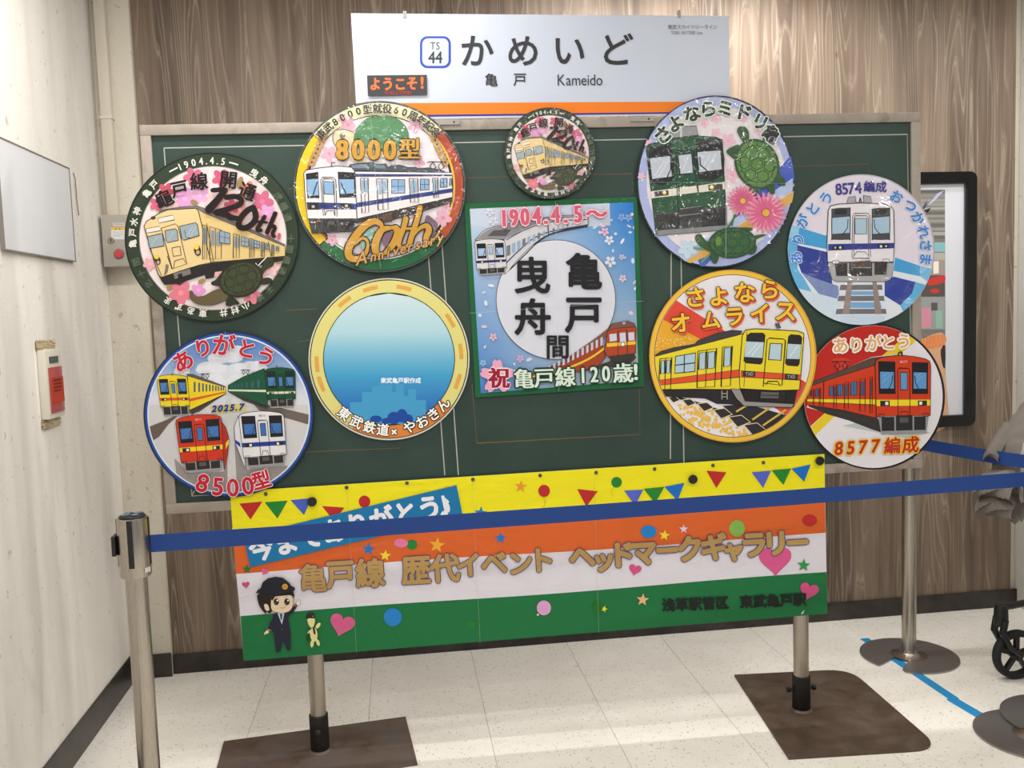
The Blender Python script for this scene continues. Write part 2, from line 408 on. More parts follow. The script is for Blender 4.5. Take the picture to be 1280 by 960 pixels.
def belt(p0, p1, label, sag=.004):
    """webbing 50 mm tall between two heads"""
    p0, p1 = Vector(p0), Vector(p1); d = (p1-p0); n = Vector((-d.y, d.x, 0)).normalized()*.0008
    bm = bmesh.new(); K = 24; rows = []
    for k in range(K+1):
        s_ = k/K; c = p0+d*s_; c.z -= sag*4*s_*(1-s_)
        tw = .001*math.sin(s_*9)
        a = n+n.normalized()*tw; b = -n+n.normalized()*tw
        rows.append([bm.verts.new(c+a+Vector((0, 0, .025))), bm.verts.new(c+b+Vector((0, 0, .025))), bm.verts.new(c+b-Vector((0, 0, .025))), bm.verts.new(c+a-Vector((0, 0, .025)))])
    for r0, r1 in zip(rows, rows[1:]):
        for i in range(4): bm.faces.new((r0[i], r0[(i+1) % 4], r1[(i+1) % 4], r1[i]))
    bm.faces.new(rows[0]); bm.faces.new(rows[-1][::-1])
    bmesh.ops.recalc_face_normals(bm, faces=list(bm.faces))
    o = bm_obj('barrier_belt', bm, blue_belt, None); tag(o, label, 'belt', 'blue barrier belts'); return o
SN, SF, SA, SB = Vector((-.762, -1.418)), Vector((2.148, -.490)), Vector((2.172, -1.245)), Vector((2.335, -1.165))
def ang(a, b): return math.atan2(b.y-a.y, b.x-a.x)
for P0, P1, lab, zl, a0 in ((SN, SA, 'steel belt stanchion standing by the left wall, nearest the viewer', 0, 40),
                    (SF, SB, 'steel belt stanchion behind the right end of the board', 0, -141),
                    (SA, SN, 'steel stanchion at the right edge, only its lower round base in view', 0, 60),
                    (SB, SF, 'steel stanchion at the right edge whose base laps over the other base', .009, 60)):
    t, hd = stanchion(P0.x, P0.y, lab, zl, a0); head_details(t, hd, ang(P0, P1))
def hp(P, Q, z=.925): u = (Q-P).normalized()*.044; return (P.x+u.x, P.y+u.y, z)
belt(hp(SN, SA, .926), hp(SA, SN, .918), 'blue belt stretched across the front of the banner')
belt(hp(SF, SB, .938), hp(SB, SF, .932), 'blue belt running from behind the board out to the right edge')

# blue tape on the floor
def floor_quad(name, a, b, wd, z0, z1, label, m):
    a, b = Vector(a), Vector(b); d = (b-a).normalized(); n = Vector((-d.y, d.x))*wd/2
    bm = bmesh.new(); prism(bm, [tuple(a-n), tuple(b-n), tuple(b+n), tuple(a+n)], z0, z1)
    o = bm_obj(name, bm, m); tag(o, label, 'tape', 'blue floor tape strips'); return o
ta = onfloor(1080, 798); tb = onfloor(1193, 874); tc = onfloor(1189, 873.5); td = onfloor(1300, 939)
floor_quad('floor_tape', ta.xy, tb.xy, .042, 0, .0006, 'bright blue tape strip on the floor under the far stanchion base', tape_blue)
floor_quad('floor_tape', tc.xy, td.xy, .046, .0008, .0014, 'bright blue tape strip on the floor running to the two bases at right', tape_blue)

# stroller at the right edge
fabric = mat('taupe_fabric', (150, 142, 134), .9); gf = N(fabric)
gf.l(gf.bump(gf.noise(gf.coord(), 260, 3, .6), .3, .001), gf.b.inputs['Normal'])
stl = thing('stroller', 'black framed stroller with taupe canopy cloth, cut off by the right edge', 'stroller', (2.43, -.79, 0))
stl.rotation_euler.z = math.radians(26.8)
def wheel(name, x, y, r, wd, yaw):
    m4 = Matrix.Translation((x, y, r)) @ Matrix.Rotation(yaw, 4, 'Z') @ Matrix.Rotation(PI/2, 4, 'X')
    bm = bmesh.new(); seg = 40
    prof = [(r*.76, -wd*.42), (r*.93, -wd*.5), (r, -wd*.25), (r, wd*.25), (r*.93, wd*.5), (r*.76, wd*.42)]
    rings = [[bm.verts.new(m4 @ Vector((a*math.cos(2*PI*i/seg), a*math.sin(2*PI*i/seg), z))) for i in range(seg)] for a, z in prof]
    for k in range(len(rings)):
        a, b = rings[k], rings[(k+1) % len(rings)]
        for i in range(seg): bm.faces.new((a[i], a[(i+1) % seg], b[(i+1) % seg], b[i]))
    wh = bm_obj(name, bm, rubber, stl, True)
    bm = bmesh.new(); lathe(bm, [(r*.22, -wd*.5), (r*.26, 0), (r*.22, wd*.5)], 20, m4); bm_obj('hub', bm, black_p, wh, True)
    bm = bmesh.new()
    for k in range(5):
        a = 2*PI*k/5+.3
        box(bm, r*.2, r*.8, -r*.085, r*.085, -wd*.25, wd*.25, .001, m4 @ Matrix.Rotation(a, 4, 'Z'))
    bm_obj('spokes', bm, black_p, wh)
    return wh
wheel('front_wheel', 0, 0, .10, .036, math.radians(-26.8)); wheel('front_wheel', .0, -.44, .10, .036, .1)
wheel('rear_wheel', .56, 0, .12, .04, 0); wheel('rear_wheel', .56, -.44, .12, .04, 0)
bm = bmesh.new()
c0, s0 = math.cos(-math.radians(26.8)), math.sin(-math.radians(26.8))
for sy in (-.026, .026):
    pts = [(-.068*c0-sy*s0, -.068*s0+sy*c0, .255), (-.078*c0-sy*s0, -.078*s0+sy*c0, .20), (-.045*c0-sy*s0, -.045*s0+sy*c0, .14), (0-sy*s0, sy*c0, .10)]
    tube(bm, pts, .011, 10, [.014, .014, .012, .010])
bm_obj('caster_fork', bm, black_p, stl, True)
for yy, dx, dy in ((0, -.068*c0, -.068*s0), (-.44, -.06, 0)):
    bm = bmesh.new(); lathe(bm, [(.026, 0), (.028, .02), (.026, .07), (.020, .085)], 20, Matrix.Translation((dx, yy+dy, .225))); bm_obj('caster_housing', bm, black_p, stl, True)
bm = bmesh.new(); tube(bm, [(-.06, -.44, .26), (-.055, -.44, .18), (0, -.44, .10)], .014, 10); bm_obj('caster_fork', bm, black_p, stl, True)
bm = bmesh.new()
tube(bm, [(-.062, .03, .298), (.05, .0, .30), (.3, -.0, .28), (.56, 0, .14)], .014, 12)
tube(bm, [(-.06, -.44, .298), (.05, -.44, .30), (.3, -.44, .28), (.56, -.44, .14)], .014, 12)
tube(bm, [(.1, 0, .30), (.1, -.44, .30)], .012, 10); tube(bm, [(.56, 0, .13), (.56, -.44, .13)], .012, 10)
tube(bm, [(.10, 0, .29), (.28, .02, .62), (.62, .02, 1.0), (.70, -.02, 1.02), (.70, -.42, 1.02), (.62, -.46, 1.0), (.28, -.46, .62), (.10, -.44, .29)], .013, 12)
tube(bm, [(.56, 0, .13), (.28, .02, .62)], .012, 10); tube(bm, [(.56, -.44, .13), (.28, -.46, .62)], .012, 10)
bm_obj('frame', bm, black_p, stl, True)
def shell(prof, y0, y1, th, folds=5, amp=.006, K=16):
    """cloth strip: profile in local x, z, spread across y with folds and thickness"""
    bm = bmesh.new(); rows = []
    for k in range(K+1):
        s_ = k/K; y = y0+(y1-y0)*s_; sh = []
        for i, (x, z) in enumerate(prof):
            f = amp*math.sin(s_*folds*2*PI+i*1.3)
            bulge = .02*math.sin(s_*PI)
            sh.append(bm.verts.new((x+f*.6-bulge*.3, y, z+f+bulge)))
        rows.append(sh)
    for r0, r1 in zip(rows, rows[1:]):
        for i in range(len(prof)-1): bm.faces.new((r0[i], r0[i+1], r1[i+1], r1[i]))
    bmesh.ops.solidify(bm, geom=list(bm.faces), thickness=th)
    return bm
def dense(prof, n=5):
    out = []
    for i in range(len(prof)-1):
        p = [prof[max(i-1, 0)], prof[i], prof[i+1], prof[min(i+2, len(prof)-1)]]
        for k in range(n):
            t_ = k/n; out.append(tuple(.5*((2*p[1][c])+(-p[0][c]+p[2][c])*t_+(2*p[0][c]-5*p[1][c]+4*p[2][c]-p[3][c])*t_*t_+(-p[0][c]+3*p[1][c]-3*p[2][c]+p[3][c])*t_**3) for c in range(2)))
    out.append(prof[-1]); return out
bm_obj('canopy', shell(dense([(.40, 1.20), (.25, 1.20), (.12, 1.155), (.04, 1.11), (-.03, 1.068), (-.10, 1.015), (-.15, .96), (-.175, .90), (-.18, .82), (-.16, .76)]), .012, -.085, .006, 1.4, .009, 14), fabric, stl, True)
bm_obj('canopy_flap', shell(dense([(-.08, 1.035), (-.15, .985), (-.205, .935), (-.20, .915), (-.15, .93), (-.10, .97)]), .03, -.03, .004, 1, .004, 8), fabric, stl, True)
bm_obj('canopy', shell(dense([(.42, 1.19), (.27, 1.19), (.14, 1.145), (.08, 1.11)]), -.08, -.46, .005, 2, .006), fabric, stl, True)
bm_obj('canopy_lining', shell(dense([(.10, 1.10), (.04, 1.03), (-.02, .97), (-.05, .90), (-.06, .80), (-.05, .70)]), -.07, -.45, .004, 1, .0), black_p, stl, True)
bm_obj('seat_cloth', shell(dense([(-.12, .87), (-.20, .86), (-.26, .83), (-.275, .79), (-.235, .772), (-.265, .745), (-.255, .71), (-.21, .695), (-.16, .715), (-.13, .75), (-.10, .80)]), .03, -.11, .006, 2, .008), fabric, stl, True)
bm_obj('seat_pad', shell(dense([(.34, 1.0), (.24, .72), (.12, .66), (.02, .66), (.02, .56)]), -.02, -.44, .03, 1, 0), black_p, stl, True)
bm_obj('white_liner', shell(dense([(-.135, .97), (-.15, .92), (-.16, .84), (-.15, .77), (-.10, .71), (-.06, .67)]), -.082, -.098, .004, 1, .0, 4), mat('white_cloth', (226, 224, 222), .9), stl, True)
bm_obj('white_blanket', shell(dense([(-.08, .80), (-.10, .74), (-.11, .68), (-.08, .62)]), -.15, -.42, .01, 1, .004, 8), mat('white_blanket', (216, 214, 212), .9), stl, True)
bm = bmesh.new(); tube(bm, [(.06, .01, .84), (.03, .012, .78), (.06, .012, .72), (.10, .02, .66)], .012, 8); tube(bm, [(.28, .02, .62), (.1, .02, .66), (.06, .01, .84)], .012, 8)
bm_obj('strap', bm, black_p, stl, True)
# ------------------------------------------------------------ the board's plane
BC = Vector((.555, -.93, 1.56)); BYAW, BROLL, BLEAN = -.018, .006, .005
_u = Vector((math.cos(BYAW), math.sin(BYAW), 0)); _n = Vector((-math.sin(BYAW), math.cos(BYAW), 0)); _z = (Vector((0, 0, 1))*math.cos(BLEAN)+_n*math.sin(BLEAN))
UX = _u*math.cos(BROLL)+_z*math.sin(BROLL); UZ = _z*math.cos(BROLL)-_u*math.sin(BROLL); UN = UZ.cross(UX)
BASIS = Matrix((UX, UN, UZ)).transposed().to_4x4()
def bframe(x, z, off=0):
    """world matrix of a thing mounted on the board at board coordinates x, z, lifted by off"""
    m = BASIS.copy(); m.translation = BC+UX*x+UZ*z-UN*off; return m
def bp(px, py, off=0):
    d = rayw(px, py); p0 = BC-UN*off
    P = CAM+d*(((p0-CAM).dot(UN))/d.dot(UN)); return ((P-p0).dot(UX), (P-p0).dot(UZ))

# ------------------------------------------------------------ flat print: thin coloured shapes
def print_mat(name, rough=.45, coat=0., film=0., film_scale=22):
    m = bpy.data.materials.new(name); m.use_nodes = True; g = N(m)
    a = g.n('ShaderNodeVertexColor', layer_name='Col'); g.l(a.outputs[0], g.b.inputs['Base Color'])
    g.b.inputs['Roughness'].default_value = rough; g.b.inputs['Specular IOR Level'].default_value = .3
    if coat:
        g.b.inputs['Coat Weight'].default_value = coat; g.b.inputs['Coat Roughness'].default_value = .05
        n = g.noise(g.coord(), film_scale, 2.5, .55, 1.6)
        n = g.ramp(n, [(.3, W4(0)), (.5, W4(1)), (.7, W4(0))]); msk = g.ramp(g.noise(g.coord(), 4.2, 2, .5), [(.5, W4(.05)), (.62, W4(1))]) if film < .7 else 1.
        n = g.math('MULTIPLY', n, msk); bmp = g.bump(n, film, .03 if film < .7 else .09); g.l(bmp, g.b.inputs['Coat Normal'])
    return m
PM = print_mat('printed_paper', .42); PMV = print_mat('printed_matte', .75)
PM_FILM = print_mat('printed_paper_in_film', .4, 1., .6, 14)
PM_FILM2 = print_mat('printed_paper_in_creased_film', .4, 1., 1., 20)
KC = .96            # paper white of the photo (about 213) is a reflectance of .8
_glyph = {}
_cu = bpy.data.curves.new('glyph', 'FONT'); _cu.resolution_u = 3; _cu.fill_mode = 'FRONT'
_co = bpy.data.objects.new('glyph', _cu); COL.objects.link(_co)
def glyph(ch):
    if ch in _glyph: return _glyph[ch]
    _cu.body = ch; bpy.context.view_layer.update()
    me = bpy.data.meshes.new_from_object(_co.evaluated_get(bpy.context.evaluated_depsgraph_get()))
    vs = [(v.co.x, v.co.y) for v in me.vertices]; fs = [tuple(p.vertices) for p in me.polygons]
    bpy.data.meshes.remove(me)
    if vs:
        x0, x1 = min(v[0] for v in vs), max(v[0] for v in vs)
    else: x0, x1 = 0, .3
    cjk = ord(ch) > 0x2000
    if cjk: cx, cy, adv = .5, .38, 1.0
    else: cx, cy, adv = (x0+x1)/2, .345, (x1-x0)+.09
    _glyph[ch] = ([(x-cx, y-cy) for x, y in vs], fs, adv); return _glyph[ch]
def quadmap(q):
    """unit square (u right, v down) -> quad TL, TR, BR, BL, with perspective"""
    (x0, y0), (x1, y1), (x2, y2), (x3, y3) = q
    dx1, dx2, sx = x1-x2, x3-x2, x0-x1+x2-x3; dy1, dy2, sy = y1-y2, y3-y2, y0-y1+y2-y3
    de = dx1*dy2-dx2*dy1; g = (sx*dy2-dx2*sy)/de; h = (dx1*sy-sx*dy1)/de
    a, b, c, d, e, f = x1-x0+g*x1, x3-x0+h*x3, x0, y1-y0+g*y1, y3-y0+h*y3, y0
    return lambda u, v: ((a*u+b*v+c)/(g*u+h*v+1), (d*u+e*v+f)/(g*u+h*v+1))
def cr(pts, n=6, closed=False):
    out = []; L = len(pts)
    rng = range(L if closed else L-1)
    for i in rng:
        if closed: p = [pts[(i-1) % L], pts[i], pts[(i+1) % L], pts[(i+2) % L]]
        else: p = [pts[max(i-1, 0)], pts[i], pts[i+1], pts[min(i+2, L-1)]]
        for k in range(n):
            t = k/n
            out.append(tuple(.5*((2*p[1][c])+(-p[0][c]+p[2][c])*t+(2*p[0][c]-5*p[1][c]+4*p[2][c]-p[3][c])*t*t+(-p[0][c]+3*p[1][c]-3*p[2][c]+p[3][c])*t**3) for c in range(len(pts[0]))))
    if not closed: out.append(tuple(pts[-1]))
    return out
def ellp(cx, cy, rx, ry=None, rot=0, n=40, a0=0, a1=360):
    ry = ry or rx; c, s = math.cos(math.radians(rot)), math.sin(math.radians(rot)); out = []
    full = a1-a0 >= 360
    for k in range(n if full else n+1):
        a = math.radians(a0+(a1-a0)*k/n); x, y = rx*math.cos(a), ry*math.sin(a)
        out.append((cx+x*c-y*s, cy+x*s+y*c))
    return out
class Print:
    """flat print in the plane of the board; shapes come in the order they are laid down"""
    def __init__(s, off, ctr, y0, dz=.00006, pxmap=None, kc=KC, world=None):
        s.off, s.ctr, s.y0, s.dz, s.k = off, ctr, y0, dz, 0
        s.v, s.f, s.c = [], [], []; s.ox = s.oy = 0; s.sc = 1; s.clip = None; s.mu = 0.; s.pxmap = pxmap; s.kc = kc; s.w = world
    def crop(s, ox, oy, sc): s.ox, s.oy, s.sc = ox, oy, sc; return s
    def px(s, X, Y):
        x, y = s.ox+X/s.sc, s.oy+Y/s.sc
        return s.pxmap(x, y) if s.pxmap else (x, y)
    def put(s, X, Y):
        x, y = s.px(X, Y)
        if s.w: return s.w(x, y, s)
        u, v = bp(x, y, s.off); return (u-s.ctr[0], -(s.y0+s.k*s.dz+s.mu), v-s.ctr[1])
    def _clip(s, pts):
        if not s.clip: return pts
        c = s.clip; inv = [((x/1-s.ox)*s.sc, (y-s.oy)*s.sc) for x, y in c]
        out = pts
        for i in range(len(inv)):
            a, b = inv[i], inv[(i+1) % len(inv)]; src = out; out = []
            if not src: break
            sd = lambda p: (b[0]-a[0])*(p[1]-a[1])-(b[1]-a[1])*(p[0]-a[0])
            if all(sd(p) >= 0 for p in src): out = src; continue
            for j in range(len(src)):
                p, q = src[j], src[(j+1) % len(src)]; dp, dq = sd(p), sd(q)
                if dp >= 0: out.append(p)
                if (dp >= 0) != (dq >= 0):
                    t = dp/(dp-dq); out.append((p[0]+(q[0]-p[0])*t, p[1]+(q[1]-p[1])*t))
        return out
    def raw(s, pts, col, grad=None, m=True):
        """one polygon on the current layer; grad: function (X, Y) -> colour"""
        pts = s._clip(list(pts))
        if len(pts) < 3: return
        if m and not grad: s.mu += 5e-6
        i0 = len(s.v)
        for X, Y in pts:
            s.v.append(s.put(X, Y)); s.c.append(rgb(grad(X, Y) if grad else col, s.kc))
        if len(pts) <= 4: s.f.append(tuple(range(i0, i0+len(pts))))
        else:
            for t in tessellate_polygon([[Vector((x, y, 0)) for x, y in pts]]): s.f.append(tuple(i0+j for j in t))
    def up(s): s.k += 1; return s
    def poly(s, pts, col, line=None, lw=2): s.up(); s.raw(pts, col); (s.line(list(pts)+[pts[0]], line, lw) if line else None); return s
    def polys(s, L, col):
        s.up()
        for p in L: s.raw(p, col)
        return s
    def ell(s, cx, cy, rx, ry=None, col=(0, 0, 0), rot=0, line=None, lw=2, n=40): return s.poly(ellp(cx, cy, rx, ry, rot, n), col, line, lw)
    def ring(s, cx, cy, rx, ry, wd, col, a0=0, a1=360, n=72):
        """band of width wd outside rx, ry; angles clockwise from the top"""
        s.up(); P = lambda k, w_: (cx+(rx+w_)*math.sin(math.radians(a0+(a1-a0)*k/n)), cy-(ry+w_)*math.cos(math.radians(a0+(a1-a0)*k/n)))
        for k in range(n): s.raw([P(k, 0), P(k+1, 0), P(k+1, wd), P(k, wd)], col, None, False)
        return s
    def line(s, pts, col, wd=2, widths=None, closed=False, caps=True, newlayer=True):
        if newlayer: s.up()
        pts = list(pts)
        if closed: pts.append(pts[0])
        W_ = widths or [wd]*len(pts); L, R_ = [], []
        for i, p in enumerate(pts):
            a, b = pts[max(i-1, 0)], pts[min(i+1, len(pts)-1)]
            if closed and i in (0, len(pts)-1): a, b = pts[-2], pts[1]
            d = (b[0]-a[0], b[1]-a[1]); l = math.hypot(*d) or 1; n = (-d[1]/l, d[0]/l); h = W_[i]/2
            if 0 < i < len(pts)-1:
                d1 = (p[0]-a[0], p[1]-a[1]); l1 = math.hypot(*d1) or 1; cs = abs((d1[0]*d[0]+d1[1]*d[1])/(l1*l)); h /= max(cs, .55)
            L.append((p[0]+n[0]*h, p[1]+n[1]*h)); R_.append((p[0]-n[0]*h, p[1]-n[1]*h))
        for i in range(len(pts)-1): s.raw([L[i], L[i+1], R_[i+1], R_[i]], col, None, max(W_) > 7)
        if caps and W_[0] > 5: s.raw(ellp(*pts[0], W_[0]/2, n=10), col); s.raw(ellp(*pts[-1], W_[-1]/2, n=10), col)
        return s
    def lines(s, LL, col, wd=2):
        s.up()
        for p in LL: s.line(p, col, wd, newlayer=False, caps=False)
        return s
    def glyphs(s, items, col, bold=0, boldx=0, boldy=0):
        """items: (char, cx, cy, size, rotation clockwise, x stretch, shear)"""
        s.up(); mu0 = s.mu
        for it in items:
            ch, cx, cy, size = it[:4]; rot = it[4] if len(it) > 4 else 0; sx = it[5] if len(it) > 5 else 1; sh = it[6] if len(it) > 6 else 0
            vs, fs, adv = glyph(ch); c, sn = math.cos(math.radians(rot)), math.sin(math.radians(rot))
            if bold: offs = [(bold*math.cos(a*PI/4), bold*math.sin(a*PI/4)) for a in range(8)]+[(0, 0)]
            elif boldx or boldy:
                offs = [(boldx*a, boldy*b) for a in ((-1, 0, 1) if boldx else (0,)) for b in ((-1, 0, 1) if boldy else (0,))]
            else: offs = [(0, 0)]
            if bold > 7: offs += [(bold*.5*math.cos(a*PI/4), bold*.5*math.sin(a*PI/4)) for a in range(8)]
            for oi, (dx, dy) in enumerate(offs):
                s.mu = mu0+oi*5e-6
                i0 = len(s.v)
                for gx, gy in vs:
                    x = (gx*sx+gy*sh)*size; y = -gy*size
                    X, Y = cx+x*c-y*sn, cy+x*sn+y*c
                    s.v.append(s.put(X+dx, Y+dy)); s.c.append(rgb(col, s.kc))
                for f in fs: s.f.append(tuple(i0+j for j in f))
        s.mu = mu0+1e-4
        return s
    def text(s, t, cx, cy, size, col, rot=0, sp=1.0, sx=1., sh=0, bold=0, boldx=0, boldy=0, outline=None, ow=3, shadow=None, sd=(3, 3), outline2=None, ow2=6):
        """a straight line of writing centred on cx, cy"""
        adv = [glyph(ch)[2]*size*sx*sp if ch != ' ' else size*.45*sx*sp for ch in t]; tot = sum(adv); x = -tot/2; items = []
        c, sn = math.cos(math.radians(rot)), math.sin(math.radians(rot))
        for ch, a in zip(t, adv):
            if ch != ' ': items.append((ch, cx+(x+a/2)*c, cy+(x+a/2)*sn, size, rot, sx, sh))
            x += a
        return s.styled(items, col, bold, boldx, boldy, outline, ow, shadow, sd, outline2, ow2)
    def styled(s, items, col, bold=0, boldx=0, boldy=0, outline=None, ow=3, shadow=None, sd=(3, 3), outline2=None, ow2=6):
        if shadow: s.glyphs([(i[0], i[1]+sd[0], i[2]+sd[1], *i[3:]) for i in items], shadow, max(ow, bold, .01))
        if outline2: s.glyphs(items, outline2, ow2)
        if outline: s.glyphs(items, outline, ow)
        return s.glyphs(items, col, bold, boldx, boldy)
    def arc(s, chars, cx, cy, rx, ry, size, col, **kw):
        """chars: (char, angle clockwise from the top[, size]); upright tops point outwards unless flip"""
        flip = kw.pop('flip', False); sx = kw.pop('sx', 1.); sh = kw.pop('sh', 0.); items = []
        for it in chars:
            a = math.radians(it[1]); rot = it[1]+(180 if flip else 0)
            items.append((it[0], cx+rx*math.sin(a), cy-ry*math.cos(a), it[2] if len(it) > 2 else size, rot, sx, sh))
        return s.styled(items, col, **kw)
    def build(s, name, m, parent):
        me = bpy.data.meshes.new(name); me.from_pydata(s.v, [], s.f)
        at = me.color_attributes.new('Col', 'FLOAT_COLOR', 'POINT')
        at.data.foreach_set('color', [q for c in s.c for q in c])
        me.materials.append(m); o = bpy.data.objects.new(name, me); COL.objects.link(o)
        if parent: o.parent = parent
        return o
# --- pictorial pieces
def blossom(P, x, y, r, col, core=None, rot=0, petal=.55):
    P.up()
    for k in range(5):
        a = math.radians(rot+72*k); P.raw(ellp(x+r*.55*math.cos(a), y+r*.55*math.sin(a), r*.5, r*.36, rot+72*k, 12), col)
    if core: P.ell(x, y, r*.22, None, core, n=12)
def turtle_shell(P, x, y, rx, ry, rot, dark, mid, n=3):
    P.ell(x, y, rx*1.06, ry*1.06, dark, rot); P.ell(x, y, rx*.96, ry*.94, mid, rot)
    c, s_ = math.cos(math.radians(rot)), math.sin(math.radians(rot)); L = []
    T_ = lambda u, v: (x+(u*rx)*c-(v*ry)*s_, y+(u*rx)*s_+(v*ry)*c)
    for hx, hy in [(-.55, 0), (0, 0), (.55, 0), (-.28, -.52), (.28, -.52), (-.28, .52), (.28, .52)]:
        L.append([T_(hx+.25*math.cos(math.radians(a)), hy+.30*math.sin(math.radians(a))) for a in range(30, 391, 60)])
    L += [[T_(.78*math.cos(math.radians(a)), .78*math.sin(math.radians(a))), T_(.97*math.cos(math.radians(a)), .95*math.sin(math.radians(a)))] for a in range(0, 360, 30)]
    L.append([T_(.78*math.cos(math.radians(a)), .78*math.sin(math.radians(a))) for a in range(0, 361, 15)])
    P.lines(L, dark, max(2, rx*.035))
def train_front(P, q, body, band, band2=None, glass=(120, 165, 200), mask=(28, 28, 32), ink=(40, 38, 40), skirt=(150, 150, 152), lw=2.5, mask_top=.10, mask_bot=.52, glass_top=.25, vb=(.60, .69), vskirt=.80, doorband=True, num=None, numcol=(230, 220, 210), lampcol=(235, 235, 225)):
    """cab end of a commuter car drawn in a quad TL, TR, BR, BL"""
    m = quadmap(q); R_ = lambda a, b, c, d: [m(a, b), m(c, b), m(c, d), m(a, d)]
    # body with a rounded roof line
    P.poly([m(.0, .10), m(.02, .045), m(.10, .015), m(.3, -.01), m(.5, -.02), m(.7, -.01), m(.90, .015), m(.98, .045), m(1, .10), m(1, vskirt), m(0, vskirt)], body, ink, lw)
    P.polys([[m(.03, vskirt), m(.97, vskirt), m(.93, 1), m(.08, 1)]], skirt)
    P.polys([R_(.09, vskirt+.01, .32, .955), R_(.35, vskirt-.01, .66, .955), R_(.69, vskirt+.01, .91, .955)], (44, 42, 44))
    P.polys([R_(.42, vskirt+.02, .58, vskirt+.09)], (90, 88, 88))
    P.polys([R_(0.005, vb[0], .995, vb[1])], band)
    if band2: P.polys([R_(.005, vb[1], .995, vb[1]+.03)], band2)
    P.polys([R_(.05, mask_top, .35, mask_bot), R_(.65, mask_top, .95, mask_bot)], mask)
    P.polys([R_(.08, glass_top, .32, mask_bot-.07), R_(.68, glass_top, .92, mask_bot-.07)], glass)
    P.lines([[m(.13, glass_top+.06), m(.24, glass_top+.0)], [m(.11, glass_top+.14), m(.27, glass_top+.03)], [m(.73, glass_top+.06), m(.84, glass_top)], [m(.71, glass_top+.14), m(.87, glass_top+.03)]], tuple(min(255, c+28) for c in glass), lw*.8)
    P.lines([[m(.30, glass_top+.04), m(.285, glass_top+.13), m(.22, mask_bot-.05)], [m(.70, glass_top+.04), m(.715, glass_top+.13), m(.78, mask_bot-.05)]], ink, lw*1.2)
    P.lines([[m(.39, vskirt), m(.39, .17), m(.41, .14), m(.59, .14), m(.61, .17), m(.61, vskirt)]], ink, lw)
    P.polys([R_(.435, .19, .565, .42)], ink); P.polys([R_(.445, .20, .555, .41)], glass)
    P.lines([[m(.42, vskirt-.02), m(.45, .70), m(.55, .70), m(.58, vskirt-.02)]], ink, lw*.8)
    P.polys([R_(.07, vb[0]+.012, .24, vb[1]+.0), R_(.76, vb[0]+.012, .93, vb[1]+.0)], (44, 42, 42))
    P.polys([R_(.16, vb[0]+.025, .215, vb[1]-.012), R_(.785, vb[0]+.025, .84, vb[1]-.012)], lampcol)
    P.lines([R_(.04, vskirt-.03, .14, vskirt+.01)+[m(.04, vskirt-.03)], R_(.86, vskirt-.03, .96, vskirt+.01)+[m(.86, vskirt-.03)]], ink, lw*.7)
    if num: c_ = m(.5, .06); P.text(num, c_[0], c_[1], abs(m(1, .1)[0]-m(0, .1)[0])*.06, numcol, sp=1.1)
def panto(P, x, y, s, col=(40, 38, 42), wd=2.5):
    P.lines([[(x-s, y-s*.9), (x-s*.8, y-s), (x+s*.8, y-s), (x+s, y-s*.9)], [(x-s*.45, y-s), (x-s*.75, y-s*.5), (x-s*.3, y)], [(x-s*.45, y-s), (x-s*.1, y-s*.5), (x-s*.5, y)], [(x+s*.45, y-s), (x+s*.75, y-s*.5), (x+s*.3, y)], [(x+s*.45, y-s), (x+s*.1, y-s*.5), (x+s*.5, y)]], col, wd)
# ------------------------------------------------------------ the notice board, its stand and what hangs on it
green_m = mat('board_green', (44, 66, 60), .5); gg = N(green_m)
gg.l(gg.mix(gg.ramp(gg.noise(gg.coord(), 4, 5, .65, .5), [(.35, W4(0)), (.7, W4(1))]), rgb((34, 58, 50), .92), rgb((44, 68, 61), .92)), gg.b.inputs['Base Color'])
gg.l(gg.bump(gg.noise(gg.coord(), 500, 2, .5), .1, .0005), gg.b.inputs['Normal'])
nb = thing('notice_board', 'green blackboard with grey metal frame on two pipe legs', 'notice board')
nb.matrix_world = BASIS.copy(); nb.location = BC
BW, BH, FR = 2.711, 1.295, .034
INV = BASIS.to_3x3().inverted()
def loc(P): return INV @ (Vector(P)-BC)
def bpart(name, dims, m, parent=nb, bev=0):
    return boxo(name, dims, m, parent, bev)
bpart('board_surface', (-BW/2+.02, BW/2-.02, .004, .022, -BH/2+.02, BH/2-.02), green_m)
for nm, d in (('frame_rail', (-BW/2, BW/2, -.006, .028, BH/2-FR, BH/2)), ('frame_rail', (-BW/2, BW/2, -.006, .028, -BH/2, -BH/2+FR)),
              ('frame_rail', (-BW/2, -BW/2+FR, -.0055, .0275, -BH/2+FR, BH/2-FR)), ('frame_rail', (BW/2-FR, BW/2, -.0055, .0275, -BH/2+FR, BH/2-FR))):
    bpart(nm, d, frame_m, nb, .002)
